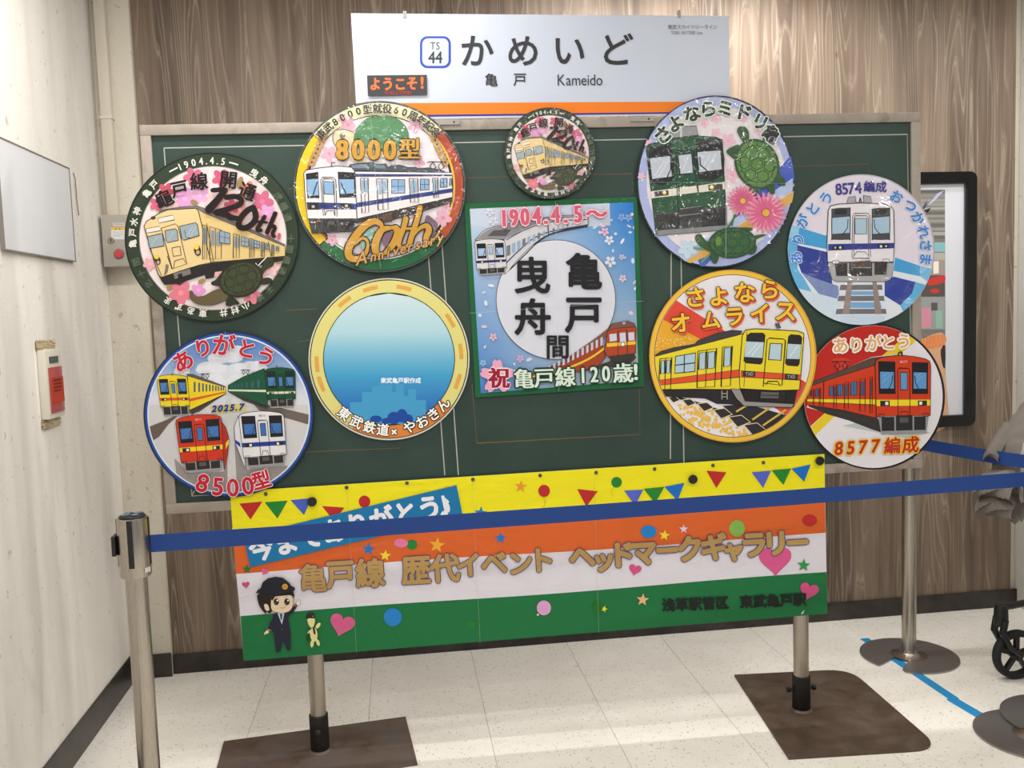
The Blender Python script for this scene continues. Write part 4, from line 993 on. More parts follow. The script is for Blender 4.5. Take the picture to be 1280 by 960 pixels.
    ch = [('さ', -54, 92), ('よ', -42.5, 88), ('な', -30.5, 90), ('ら', -17, 90), ('ミ', -3, 90), ('ド', 11, 90), ('リ', 25.5, 88), ('亀', 41.5, 90)]
    L = [(200, 245), (265, 185), (350, 135), (436, 110), (525, 106), (620, 128), (708, 178), (765, 242)]; R0 = [-44, -32, -20, -8, 3, 14, 26, 38]
    P.styled([(c[0], x, y, c[2], r, 1.05) for c, (x, y), r in zip(ch, L, R0)], (24, 24, 24), bold=4, outline2=(222, 240, 226), ow2=9.5)
    P.lines([[(480, 40), (530, 300), (528, 930)]], (205, 210, 214), 1.4); P.lines([[(62, 492), (890, 500)]], (160, 170, 166), 1.2)

# ---- railway and sweets maker disc: border, sky and skyline only
def paint_blue(P):
    P.crop(370, 330, 4)
    cx, cy = 465, 475
    P.ell(cx, cy, 402, 404, (214, 212, 196), n=72); P.ell(cx, cy, 396, 398, (26, 26, 24), n=72); P.ell(cx, cy, 391, 393, (222, 214, 132), n=72)
    P.ring(cx, cy, 330, 332, 62, (224, 208, 128), 130, 228)
    P.ring(cx, cy, 328, 330, 64, (222, 132, 62), 128, 208, 60)
    for a in (-42, -15, 12, 58, 84, 108, 266, 250):
        if a in (-42,): a = -38
        P.ring(cx, cy, 352, 354, 20, (222, 166, 80), a-6, a+6, 6)
    P.ell(cx, cy, 330, 332, (26, 26, 26), n=72)
    # sky as a printed gradient
    P.up(); N_ = 40
    def g(X, Y):
        t = min(1, max(0, (Y-145)/660)); A_, B_, C_, D_ = (206, 224, 232), (176, 214, 226), (70, 160, 206), (30, 92, 180)
        S_ = [(0, A_), (.3, B_), (.62, C_), (1, D_)]
        for (t0, c0), (t1, c1) in zip(S_, S_[1:]):
            if t <= t1: f = (t-t0)/(t1-t0); return tuple(p+(q-p)*f for p, q in zip(c0, c1))
        return D_
    R1, R2 = 326, 328
    for k in range(N_):
        y0, y1 = -1+2*k/N_, -1+2*(k+1)/N_
        x0, x1 = math.sqrt(max(0, 1-y0*y0))*R1, math.sqrt(max(0, 1-y1*y1))*R1
        P.raw([(cx-x0, cy+y0*R2), (cx+x0, cy+y0*R2), (cx+x1, cy+y1*R2), (cx-x1, cy+y1*R2)], None, g)
    # faint skyline and trees
    sk = (70, 156, 204)
    P.polys([[(420, 800), (420, 575), (455, 575), (455, 560), (480, 560), (480, 640), (500, 640), (500, 800)], [(500, 800), (500, 600), (540, 600), (540, 660), (560, 660), (560, 800)], [(330, 780), (330, 640), (380, 640), (380, 610), (420, 610), (420, 800)], [(560, 800), (560, 625), (600, 625), (600, 800)], [(600, 780), (600, 680), (650, 680), (650, 740), (640, 770)], [(270, 740), (270, 690), (330, 690), (330, 770)]], sk)
    P.polys([ellp(490, 770, 34, 32, 0, 14), ellp(530, 758, 28, 34, 0, 14), ellp(560, 775, 26, 24, 0, 14), ellp(450, 785, 22, 16, 0, 14), ellp(400, 775, 30, 18, 0, 14)], (28, 74, 160))
    P.poly([(414, 565), (634, 562), (634, 598), (414, 602)], (56, 150, 206)); P.text('東武亀戸駅作成', 524, 582, 29, (236, 244, 248), sp=1.0, bold=.9)
    P.arc([('東', 219.5), ('武', 207.5), ('鉄', 196), ('道', 185)], cx, cy, 352, 354, 64, (250, 248, 244), flip=True, bold=1.6, outline=(30, 24, 20), ow=6.0)
    P.arc([('×', 176, 56)], cx, cy, 366, 366, 60, (250, 248, 244), flip=True, bold=2, outline=(30, 24, 20), ow=6)
    P.arc([('や', 163), ('お', 152), ('き', 141), ('ん', 130)], cx, cy, 352, 354, 66, (250, 248, 244), flip=True, bold=1.6, outline=(30, 24, 20), ow=6.5)

# ---- farewell to the yellow car
def paint_yellow(P):
    P.crop(800, 330, 4.174)
    cx, cy, rx, ry = 483, 480, 435, 451
    P.ell(cx, cy, rx, ry, (206, 160, 52), n=72); P.ell(cx, cy, rx-5, ry-5, (240, 192, 70), n=72); P.ell(cx, cy, rx-26, ry-26, (40, 36, 34), n=72); P.ell(cx, cy, rx-29, ry-29, (232, 230, 236), n=72)
    full = P.clip; P.clip = ellp(800+cx/4.174, 330+cy/4.174, (rx-30)/4.174, (ry-30)/4.174, 0, 72)
    red, yel = (224, 76, 56), (232, 170, 52)
    P.poly([(130, 160), (190, 190), (900, 640), (900, 720), (760, 790), (60, 300)], red); P.poly([(60, 270), (120, 290), (330, 400), (500, 560), (60, 520)], yel)
    random.seed(3)
    P.up()
    for k in range(150):
        a, b = random.random(), random.random(); P.raw(ellp(200+a*380, 730+b*120+a*60, 5+random.random()*7, None, 0, 6), (236, 190, 88))
    P.up()
    for k in range(60): P.raw(ellp(80+random.random()*200, 380+random.random()*90, 4, None, 0, 6), (246, 214, 130))
    # track
    P.polys([[(430, 740), (560, 730), (800, 800), (680, 905), (560, 850)]], (48, 46, 50)); P.lines([[(100, 670), (350, 740), (500, 800), (670, 890)]], (30, 28, 30), 12)
    for x, y, s_ in ((176, 706, 36), (253, 722, 42), (338, 744, 50), (428, 778, 58), (515, 818, 66), (596, 860, 70)): P.poly([(x-s_*.8, y-s_*.3), (x+s_*.2, y-s_*.45), (x+s_*.9, y+s_*.1), (x-s_*.1, y+s_*.5)], (50, 48, 52), (240, 222, 170), 3.5)
    P.lines([[(500, 770), (555, 738)], [(585, 812), (672, 752)], [(640, 842), (760, 760)]], (214, 180, 80), 10)
    P.poly([(110, 655), (500, 650), (620, 640), (820, 650), (800, 745), (540, 740), (470, 730), (400, 728), (340, 700), (130, 690)], (44, 40, 42), (28, 26, 28), 3)
    Y, ink = (234, 214, 48), (40, 36, 34)
    P.poly([(62, 486), (540, 362), (520, 655), (300, 652), (100, 655)], Y, ink, 3.5)
    P.poly([(64, 484), (110, 455), (180, 435), (285, 418), (300, 400), (400, 362), (480, 345), (532, 350), (520, 368), (300, 425), (120, 470)], (66, 64, 68), ink, 3)
    P.poly([(82, 608), (520, 550), (520, 590), (88, 634)], (222, 84, 48), ink, 2)
    for q in ([(102, 495), (164, 488), (158, 652), (96, 655)], [(300, 455), (398, 440), (388, 640), (296, 645)], [(428, 434), (480, 428), (470, 634), (422, 640)]): P.lines([q+[q[0]]], ink, 4)
    P.lines([[(132, 492), (128, 652)], [(348, 448), (340, 642)]], ink, 4)
    for q in ([(108, 505), (128, 503), (126, 570), (106, 572)], [(138, 502), (158, 500), (154, 568), (134, 570)], [(184, 482), (288, 464), (284, 560), (180, 570)], [(308, 465), (342, 458), (338, 546), (304, 550)], [(354, 460), (390, 456), (386, 542), (350, 546)], [(438, 440), (474, 434), (468, 530), (434, 536)]): P.poly(q, (176, 204, 218), ink, 4)
    P.lines([[(230, 475), (228, 568)], [(182, 528), (286, 515)]], ink, 5)
    # cab
    P.poly([(532, 372), (548, 345), (600, 338), (820, 350), (852, 362), (852, 380), (830, 655), (700, 660), (520, 650), (516, 560)], Y, ink, 4.5); P.lines([[(556, 352), (540, 640)]], ink, 3)
    P.poly([(524, 556), (840, 578), (836, 606), (522, 590)], (222, 84, 48), ink, 2)
    for L in ([(556, 372), (574, 360), (640, 360), (650, 372), (636, 512), (626, 522), (552, 516), (540, 506)], [(772, 378), (784, 368), (832, 372), (842, 384), (828, 520), (820, 532), (766, 528), (756, 518)]): P.poly(L, (46, 42, 44), ink, 3)
    P.polys([[(550, 404), (644, 408), (636, 490), (542, 484)], [(768, 416), (838, 420), (830, 496), (762, 494)]], (186, 208, 220)); P.lines([[(560, 470), (610, 412)], [(580, 478), (630, 416)], [(780, 484), (820, 426)]], (214, 228, 236), 6)
    P.lines([[(640, 640), (660, 395), (672, 386), (748, 392), (756, 400), (738, 632), (640, 620)], [(655, 630), (665, 612), (716, 612), (728, 636)]], ink, 4.5); P.poly([(676, 414), (738, 416), (732, 502), (668, 498)], (186, 208, 220), ink, 4)
    P.polys([[(534, 558), (598, 560), (598, 588), (534, 586)], [(754, 572), (822, 576), (820, 604), (752, 600)]], (52, 48, 50)); P.text('TXD', 568, 573, 24, (200, 200, 200), sx=.8); P.text('TXD', 786, 588, 24, (200, 200, 200), sx=.8)
    P.poly([(470, 650), (520, 655), (545, 715), (800, 730), (790, 748), (540, 740), (500, 700)], (150, 146, 146), ink, 2); P.polys([[(534, 660), (612, 662), (612, 716), (545, 714)], [(764, 664), (812, 664), (802, 728), (760, 726)]], (40, 36, 38)); P.poly([(628, 664), (722, 668), (720, 704), (624, 700)], (98, 96, 98), ink, 3); P.lines([[(628, 684), (722, 686)]], (40, 38, 40), 4)
    P.lines([[(424, 660), (424, 706)], [(452, 660), (452, 706)], [(424, 675), (452, 675)], [(424, 692), (452, 692)]], (180, 176, 170), 4); P.poly([(700, 312), (722, 310), (732, 332), (712, 336)], (90, 88, 92), ink, 2)
    P.clip = full
    a, b = (244, 196, 60), (36, 22, 14)
    R_ = dict(bold=3.4, outline=b, ow=7.5, shadow=(224, 84, 62), sd=(8, 9))
    P.styled([('さ', 284, 172, 116, -4), ('よ', 408, 168, 110, -4), ('な', 542, 148, 118, -2), ('ら', 672, 132, 112, 2)], a, **R_)
    P.styled([('オ', 210, 306, 112, -6), ('ム', 366, 290, 104, -4), ('ラ', 488, 272, 110, -4), ('イ', 622, 256, 112, -2), ('ス', 756, 244, 118, 2)], a, **R_)

# ---- white car 8574
def paint_8574(P):
    P.crop(970, 200, 4.129)
    cx, cy, rx, ry = 438, 463, 377, 388
    P.ell(cx, cy, rx, ry, (190, 192, 206), n=72); P.ell(cx, cy, rx-5, ry-5, (228, 220, 234), n=72)
    P.poly([(60, 350), (400, 440), (820, 560), (820, 850), (60, 850)], (226, 232, 242))
    P.poly([(60, 330), (250, 388), (262, 390), (262, 460), (110, 430), (60, 395)], (66, 160, 220)); P.poly([(614, 502), (742, 546), (742, 600), (606, 572)], (66, 160, 220))
    P.poly([(742, 546), (800, 560), (800, 640), (742, 600)], (122, 190, 232)); P.poly([(60, 330), (120, 348), (110, 430), (60, 400)], (150, 206, 238))
    P.poly([(64, 400), (110, 430), (110, 560), (150, 620), (190, 690), (120, 700), (60, 560)], (96, 176, 226))
    P.poly([(110, 440), (270, 476), (290, 640), (200, 610), (130, 580), (110, 520)], (40, 60, 150)); P.poly([(600, 600), (720, 630), (700, 690), (640, 750), (560, 700), (560, 620)], (40, 62, 156)); P.poly([(720, 630), (790, 650), (740, 740), (660, 790), (640, 750), (700, 690)], (92, 176, 226))
    P.poly([(130, 580), (200, 610), (320, 650), (330, 740), (220, 690)], (120, 140, 190)); P.poly([(105, 660), (330, 720), (330, 840), (200, 800)], (206, 224, 240))
    P.poly([(380, 640), (520, 640), (560, 840), (330, 840)], (120, 170, 216)); P.poly([(330, 790), (560, 790), (560, 860), (330, 860)], (200, 218, 238))
    # track
    for y, w_ in ((658, 108), (715, 118), (782, 128)): P.poly([(438-w_, y-16), (438+w_, y-16), (438+w_+4, y+16), (438-w_-4, y+16)], (110, 110, 118), (230, 236, 244), 4)
    P.polys([[(368, 628), (392, 628), (378, 796), (342, 796)], [(496, 628), (518, 628), (544, 796), (510, 796)]], (150, 132, 128))
    P.poly([(364, 226), (372, 194), (408, 188), (412, 220), (452, 220), (450, 184), (486, 188), (496, 222)], (168, 168, 174), (70, 70, 76), 3); P.lines([[(434, 195), (428, 222)], [(434, 195), (440, 222)]], (40, 40, 44), 5)
    P.poly([(266, 520), (606, 520), (600, 590), (588, 618), (560, 628), (310, 628), (288, 616), (270, 560)], (168, 168, 172), (70, 70, 76), 3)
    P.poly([(268, 262), (280, 238), (320, 228), (440, 222), (560, 228), (592, 240), (606, 262), (610, 430), (604, 528), (266, 528), (262, 430)], (232, 228, 234), (70, 70, 78), 5)
    P.polys([[(268, 434), (608, 428), (608, 456), (268, 468)]], (48, 56, 150))
    for x0, x1 in ((286, 382), (494, 586)):
        P.poly(cr([(x0, 270), (x0+8, 252), (x1-10, 248), (x1, 262), (x1-1, 400), (x1-8, 410), (x0+8, 410), (x0, 400)], 2, True), (70, 70, 76), (40, 40, 44), 3); P.polys([[(x0+16, 254), (x1-18, 254), (x1-18, 280), (x0+16, 282)]], (34, 34, 38)); P.polys([[(x0+3, 300), (x1-3, 292), (x1-3, 376), (x0+3, 382)]], (166, 198, 220))
    P.lines([[(370, 305), (368, 350), (340, 388)], [(504, 305), (508, 350), (538, 388)]], (30, 30, 34), 4)
    P.lines([[(390, 500), (394, 290), (404, 276), (474, 276), (482, 290), (486, 500)], [(400, 500), (402, 300), (408, 288), (466, 288), (474, 300), (476, 500)], [(392, 508), (416, 474), (458, 474), (482, 508), (392, 508)]], (90, 90, 100), 3.5); P.poly([(406, 302), (466, 302), (466, 382), (406, 382)], (172, 200, 218), (70, 70, 78), 3)
    P.polys([[(290, 444), (346, 440), (346, 462), (290, 464)], [(522, 436), (580, 434), (580, 454), (522, 456)]], (36, 34, 38)); P.polys([ellp(330, 452, 7, None, 0, 10), ellp(540, 446, 7, None, 0, 10), ellp(304, 453, 5, None, 0, 10), ellp(566, 445, 5, None, 0, 10)], (220, 218, 210))
    P.poly([(290, 520), (322, 520), (322, 536), (290, 536)], (232, 228, 234), (90, 90, 98), 3); P.poly([(550, 512), (582, 512), (582, 528), (550, 528)], (232, 228, 234), (90, 90, 98), 3)
    P.polys([[(302, 536), (366, 532), (366, 598), (310, 598)], [(376, 528), (494, 524), (494, 598), (376, 598)], [(506, 526), (572, 524), (568, 592), (506, 592)]], (48, 44, 46)); P.poly([(386, 526), (486, 518), (486, 556), (386, 556)], (78, 72, 72), (150, 150, 154), 3); P.polys([[(416, 528), (450, 528), (450, 546), (416, 546)]], (110, 58, 30))
    nv = (46, 46, 140)
    P.text('8574', 372, 148, 82, nv, rot=-4, sx=.86, sp=.93, bold=1.5); P.text('編成', 510, 138, 60, nv, rot=2, bold=1.5)
    bl = (44, 130, 220)
    for c, x, y, r in (('う', 256, 196, -58), ('と', 186, 252, -52), ('が', 134, 318, -60), ('り', 110, 410, -78), ('あ', 100, 504, -92)): P.styled([(c, x, y, 70, r)], bl, bold=2.2, outline=(226, 234, 246), ow=5)
    for c, x, y, r in (('お', 618, 190, 28), ('つ', 690, 236, 38), ('か', 728, 300, 60), ('れ', 758, 372, 74), ('さ', 768, 442, 88), ('ま', 768, 512, 96)): P.styled([(c, x, y, 68, r)], bl, bold=2.2, outline=(226, 234, 246), ow=4)

# ---- red car 8577
def paint_8577(P):
    P.crop(980, 390, 4.57)
    cx, cy, rx, ry = 510, 484, 405, 416
    P.ell(cx, cy, rx, ry, (40, 30, 30), n=72); P.ell(cx, cy, rx-9, ry-9, (230, 226, 232), n=72)
    full = P.clip; P.clip = ellp(980+cx/4.57, 390+cy/4.57, (rx-10)/4.57, (ry-10)/4.57, 0, 72)
    P.poly([(100, 60), (760, 60), (690, 150), (600, 240), (100, 700), (60, 480)], (190, 40, 32)); P.poly([(700, 130), (760, 160), (640, 260), (120, 760), (90, 720), (560, 250)], (232, 204, 40))
    P.poly([(480, 620), (840, 690), (700, 720), (330, 650)], (190, 196, 196)); P.poly([(160, 405), (240, 370), (500, 258), (640, 240), (640, 640), (330, 600), (130, 545)], (222, 214, 214))
    P.poly([(290, 290), (275, 268), (320, 262), (372, 268), (380, 285), (360, 300), (345, 330), (310, 335)], None or (205, 60, 48)); panto(P, 326, 335, 52, (40, 30, 32), 5)
    O, ink = (206, 62, 30), (36, 26, 26)
    P.poly([(135, 520), (330, 540), (520, 590), (560, 640), (560, 690), (500, 670), (370, 620), (250, 585), (140, 540)], (58, 52, 50))
    P.poly([(140, 420), (520, 292), (530, 605), (330, 560), (130, 530)], O, ink, 4); P.poly([(150, 405), (300, 345), (500, 262), (640, 248), (530, 300), (300, 372), (148, 424)], (88, 70, 62), ink, 3)
    P.poly([(132, 496), (520, 498), (520, 530), (132, 512)], (236, 214, 42), ink, 2)
    def yt(x): return 420+(x-140)*(292-420)/380
    def yb(x): return 530+(x-130)*(600-530)/395
    U = lambda x, t: (x, yt(x)+(yb(x)-yt(x))*t)
    for a, b, k in ((150, 158, 0), (165, 172, 1), (180, 194, 0), (200, 208, 1), (258, 278, 0), (284, 298, 1), (306, 334, 0), (344, 366, 1), (380, 414, 0), (432, 462, 1), (490, 502, 1)):
        if k == 0: P.poly([U(a, .27), U(b, .27), U(b, .58), U(a, .58)], (70, 110, 160), ink, 2.5); P.lines([[U((a+b)/2, .27), U((a+b)/2, .58)]], ink, 2)
        else: P.lines([[U(a, .24), U(b, .24), U(b, .93), U(a, .93), U(a, .24)]], ink, 2.5); P.polys([[U(a+3, .3), U(b-3, .3), U(b-3, .6), U(a+3, .6)]], (84, 80, 104))
    P.lines([[(226, 395), (222, 540)]], ink, 4)
    train_front(P, [(518, 252), (836, 262), (832, 690), (528, 700)], O, (238, 216, 44), glass=(96, 152, 206), ink=ink, lw=4, vb=(.545, .625), vskirt=.76, mask_top=.06, mask_bot=.47, glass_top=.19, num='8577')
    P.lines([[(648, 250), (656, 228), (668, 228), (672, 250)]], ink, 7)
    P.clip = full
    P.styled([('あ', 318, 190, 96, -4), ('り', 408, 188, 88, -2), ('が', 506, 178, 96, 0), ('と', 592, 172, 90, 2), ('う', 680, 166, 92, 4)], (222, 170, 110), bold=2.2, outline=(246, 240, 236), ow=11)
    P.styled([('8', 310, 778, 104, -3, .95, .15), ('5', 378, 774, 104, -3, .95, .15), ('7', 448, 770, 104, -3, .95, .15), ('7', 520, 764, 104, -3, .95, .15), ('編', 616, 762, 96, -3, 1, .12), ('成', 720, 756, 98, -3, 1, .12)], (186, 50, 40), bold=3, outline=(240, 196, 40), ow=10)

# ---- four cars 8500
def paint_8500(P):
    P.crop(170, 400, 4.174)
    cx, cy, rx, ry = 484, 492, 443, 432
    P.ell(cx, cy, rx, ry, (30, 40, 60), n=72); P.ell(cx, cy, rx-6, ry-6, (34, 76, 160), n=72); P.ell(cx, cy, rx-18, ry-18, (216, 224, 236), n=72)
    full = P.clip; P.clip = ellp(170+cx/4.174, 400+cy/4.174, (rx-26)/4.174, (ry-26)/4.174, 0, 72)
    N_ = 24; P.up()
    def g(X, Y):
        t = min(1, max(0, (Y-80)/320)); return tuple(a+(b-a)*t for a, b in zip((70, 118, 190), (214, 216, 226)))
    for k in range(N_):
        y0, y1 = 60+k*16, 76+k*16; P.raw([(40, y0), (930, y0), (930, y1), (40, y1)], None, g)
    P.poly([(40, 444), (930, 444), (930, 930), (40, 930)], (206, 204, 206))
    random.seed(11); P.up()
    for (x, y, r) in [(430, 200, 50), (500, 190, 55), (380, 250, 55), (450, 270, 60), (540, 260, 60), (400, 300, 45), (600, 240, 40), (240, 270, 36), (560, 310, 60), (640, 250, 40), (350, 260, 34), (470, 330, 60), (520, 150, 30)]:
        P.raw(ellp(x, y, r*1.15, r*.62, 0, 18), (214, 218, 228))
        for k in range(4): P.raw(ellp(x+random.uniform(-r, r)*.8, y-random.uniform(0, r)*.4, r*.42, r*.34, 0, 12), (222, 226, 234))
    P.polys([[(470, 380), (330, 480), (220, 500), (60, 640), (80, 560), (200, 500), (440, 400)], [(640, 470), (900, 545), (930, 500), (760, 460), (600, 420)]], (110, 98, 90)); P.poly([(60, 560), (200, 505), (120, 610), (70, 640)], (104, 88, 80))
    P.poly([(200, 720), (280, 800), (460, 790), (500, 640), (540, 660), (580, 780), (790, 760), (840, 860), (480, 930), (220, 860)], (150, 142, 140)); P.poly([(470, 385), (500, 385), (530, 930), (480, 930)], (206, 204, 204))
    P.poly([(385, 452), (560, 432), (580, 470), (440, 490), (400, 486)], (222, 206, 120))
    panto(P, 362, 306, 26, (50, 46, 50), 3); panto(P, 572, 286, 26, (50, 46, 50), 3)
    ink = (34, 32, 32)
    # yellow
    P.poly([(270, 290), (330, 302), (468, 348), (470, 384), (280, 470)], (232, 206, 32), ink, 2.5); P.poly([(265, 280), (300, 282), (468, 345), (466, 352), (330, 312), (268, 292)], (90, 84, 80)); P.poly([(278, 410), (470, 372), (470, 378), (280, 426)], (214, 92, 40)); P.poly([(284, 470), (470, 386), (430, 410), (290, 496)], (66, 58, 54))
    for x in (302, 326, 346, 364, 382, 398, 414, 428, 442, 454): P.polys([[(x, 322+(x-302)*.18), (x+9-(x-300)*.02, 323+(x-302)*.18), (x+9-(x-300)*.02, 375-(x-302)*.06), (x, 376-(x-302)*.06)]], (52, 84, 130))
    train_front(P, [(108, 290), (268, 288), (286, 498), (136, 504)], (234, 208, 34), (214, 88, 36), glass=(74, 120, 180), lw=2.5, vb=(.53, .60), vskirt=.75, mask_top=.08, mask_bot=.45, glass_top=.17)
    # green
    P.poly([(482, 340), (560, 296), (670, 252), (690, 452), (480, 372)], (26, 82, 56), ink, 2.5); P.poly([(484, 362), (678, 364), (680, 376), (484, 370)], (210, 216, 190)); P.poly([(482, 374), (690, 456), (680, 462), (560, 420)], (60, 54, 52))
    for x in (500, 515, 532, 550, 574, 604, 634): P.polys([[(x, 338-(x-500)*.18), (x+5+(x-500)*.06, 337-(x-500)*.19), (x+5+(x-500)*.06, 354), (x, 354)]], (52, 96, 110))
    train_front(P, [(668, 252), (832, 252), (834, 454), (694, 460)], (24, 78, 52), (214, 218, 186), glass=(74, 122, 180), mask=(22, 40, 34), lw=2.5, vb=(.55, .61), vskirt=.76, mask_top=.06, mask_bot=.47, glass_top=.2, ink=(14, 30, 24))
    P.lines([[(735, 252), (736, 236)], [(190, 290), (190, 276)]], ink, 4)
    # red and white in front
    P.poly([(440, 520), (470, 560), (488, 620), (480, 700), (462, 780)], (176, 44, 30), ink, 2.5); P.poly([(470, 640), (486, 620), (486, 645), (470, 672)], (230, 200, 40))
    train_front(P, [(205, 508), (446, 490), (462, 780), (246, 798)], (204, 54, 32), (238, 208, 38), glass=(66, 112, 176), lw=3, vb=(.52, .60), vskirt=.80, mask_top=.07, mask_bot=.44, glass_top=.19, num='8577')
    P.poly([(535, 500), (514, 560), (520, 640), (572, 770), (560, 620)], (214, 214, 220), ink, 2.5); P.poly([(516, 620), (545, 640), (548, 664), (520, 640)], (34, 60, 146))
    train_front(P, [(535, 482), (772, 478), (790, 752), (570, 772)], (226, 224, 226), (32, 62, 148), glass=(62, 108, 176), lw=3, vb=(.53, .61), vskirt=.80, mask_top=.06, mask_bot=.45, glass_top=.2, num='8574', numcol=(60, 60, 70))
    P.clip = full
    rd, wt = (192, 30, 52), (236, 226, 232)
    P.styled([('あ', 248, 212, 112, -26), ('り', 352, 144, 100, -14), ('が', 460, 130, 122, 6), ('と', 580, 148, 104, 14), ('う', 680, 190, 104, 24)], rd, bold=3.4, outline=wt, ow=6.5)
    P.styled([('8', 350, 848, 130, 16, 1.0), ('5', 430, 866, 128, 4, 1.0), ('0', 508, 872, 128, -2, 1.0), ('0', 586, 862, 128, -8, 1.0), ('型', 656, 832, 100, -16)], rd, bold=3.2, outline=wt, ow=6.5)
    P.styled([(c, x_, 462-i*2.0, 46, -4, 1.12, .3) for i, (c, x_) in enumerate(zip('2025.7', (412, 443, 474, 505, 529, 554)))], (30, 54, 130), bold=2.4)
    P.line([(468, 60), (486, 500), (492, 930)], (206, 210, 216), 1.0)

M0 = .0012
headmark('dark green rimmed round headmark with cream train and 120th, upper left of the board', (265, 296.7, 108.8, 105.8), M0, (30, 36, 30), paint_120)
headmark('round headmark reading 8000 and 60th Anniversary, overlapping the station sign at left', (474.5, 233.5, 107.5, 107), .0085, (60, 66, 62), paint_60, PM_FILM)
fx = lambda x, y: (687+(x-265)*.5262, 192+(y-296.7)*.5385)
headmark('smallest round headmark, green rimmed and wrapped in shiny film, under the station sign', (686.8, 192, 57.3, 57.2), .0085, (30, 50, 36), paint_120, PM_FILM2, pxmap=fx)
headmark('round headmark with a dark green train, two turtles and pink daisies', (894.5, 227.2, 98.4, 107.6), .0085, (40, 40, 60), paint_green, PM_FILM)
headmark('round headmark with pale yellow border and blue skyline, below the 60th Anniversary one', (486.3, 448.8, 100.5, 101.2), M0, (214, 212, 196), paint_blue)
headmark('round headmark with a yellow and red train and yellow rim, right of the square poster', (915.7, 445, 104.3, 108), .0085, (214, 166, 56), paint_yellow)
headmark('round headmark with a white train reading 8574, at the board\'s right end', (1076.1, 312.1, 91.4, 94.1), M0, (170, 170, 180), paint_8574, PM_FILM)
headmark('round headmark with a red train reading 8577, at the lower right corner of the board', (1091.6, 495.9, 88.7, 91.1), M0, (40, 30, 30), paint_8577)
headmark('round headmark with four trains and 8500, lower left corner of the board', (286, 517.8, 106.3, 103.6), .0085, (30, 44, 80), paint_8500)
# ---- square poster in the middle of the board
def panel_thing(name, label, cat, quad, off, th, edge, group=None, part='sheet', bev=0):
    cx, cy = sum(q[0] for q in quad)/4, sum(q[1] for q in quad)/4
    t, c = mounted(name, label, cat, (cx, cy), off, group)
    pts = [bp(*q, off) for q in quad]; pts = [(u-c[0], v-c[1]) for u, v in pts]
    bm = bmesh.new(); a = [bm.verts.new((x, 0, y)) for x, y in pts]; b = [bm.verts.new((x, -th, y)) for x, y in pts]; n = len(pts)
    bm.faces.new(a); bm.faces.new(b[::-1])
    for i in range(n): bm.faces.new((a[i], b[i], b[(i+1) % n], a[(i+1) % n]))
    bmesh.ops.recalc_face_normals(bm, faces=list(bm.faces))
    bm_obj(part, bm, edge, t); return t, c
def petals(P, x, y, r, col, rot=0):
    P.up()
    for k in range(5):
        a = math.radians(rot+72*k); c, s_ = math.cos(a), math.sin(a); L = []
        for u, v in ((.1, 0), (.45, .30), (.85, .26), (1.0, .12), (.9, 0), (1.0, -.12), (.85, -.26), (.45, -.30)): L.append((x+r*(u*c-v*s_), y+r*(u*s_+v*c)))
        P.raw(L, col)
Q = [(580.5, 254.5), (796.5, 246), (805, 483), (594.5, 497)]
t, c = panel_thing('poster', 'square green-edged poster with big black kanji in a white circle, centre of the board', 'poster', Q, M0, .0015, mat('poster_edge', (26, 96, 54), .5))
P = Print(M0+.0015, c, .0017); P.crop(0, 0, 1); P.poly(Q, (28, 98, 56))
I = [(587.2, 261), (791.5, 252.8), (798, 475.5), (601, 491.5)]; qm = quadmap(I); P.clip = list(I)
P.up(); NN = 12
def gp(u, v):
    a = (196, 208, 226); b = (36, 118, 206); c_ = (116, 160, 214); d = (70, 128, 200); w_ = max(0, 1-abs(u-.45)*2.2)*.5
    top = tuple(a[i]+(b[i]-a[i])*u**1.6 for i in range(3)); bot = tuple(d[i]+(200-d[i])*min(1, u*1.1) for i in range(3))
    return tuple(min(232, (top[i]+(bot[i]-top[i])*v)*(1-w_*.4)+216*w_*.4) for i in range(3))
P.clip = None
for i in range(NN):
    for j in range(NN):
        i0 = len(P.v)
        for (u, v) in ((i, j), (i+1, j), (i+1, j+1), (i, j+1)):
            X, Y = qm(u/NN, v/NN); P.v.append(P.put(X, Y)); P.c.append(rgb(gp(u/NN, v/NN), KC))
        P.f.append((i0, i0+1, i0+2, i0+3))
P.clip = list(I)
P.crop(570, 230, 3.555)
P.poly([(62, 110), (682, 84), (686, 184), (200, 208), (66, 180)], (196, 206, 226))
random.seed(5)
for k in range(34):
    x, y = random.choice([(random.uniform(70, 175), random.uniform(420, 880)), (random.uniform(690, 800), random.uniform(130, 600)), (random.uniform(600, 780), random.uniform(110, 260)), (random.uniform(180, 340), random.uniform(780, 850))])
    P.poly(ellp(x, y, random.uniform(4, 15), random.uniform(4, 8), random.uniform(0, 180), 8), random.choice([(224, 226, 238), (226, 196, 214), (206, 216, 234)]))
for x, y, r, c_ in ((150, 125, 20, (216, 218, 230)), (165, 165, 22, (216, 218, 230)), (680, 250, 22, (222, 226, 238)), (660, 212, 20, (232, 186, 204)), (735, 148, 18, (130, 172, 222)), (765, 150, 18, (130, 172, 222)), (685, 345, 26, (222, 222, 236)), (740, 420, 18, (226, 196, 214)), (735, 325, 14, (196, 196, 222)), (285, 775, 18, (210, 170, 206)), (120, 795, 16, (150, 190, 226)), (165, 680, 18, (232, 180, 200))): petals(P, x, y, r, c_, 20)
P.ell(443, 514, 266, 266, (60, 70, 90), n=72); P.ell(443, 514, 263.5, 263.5, (214, 216, 228), n=72)
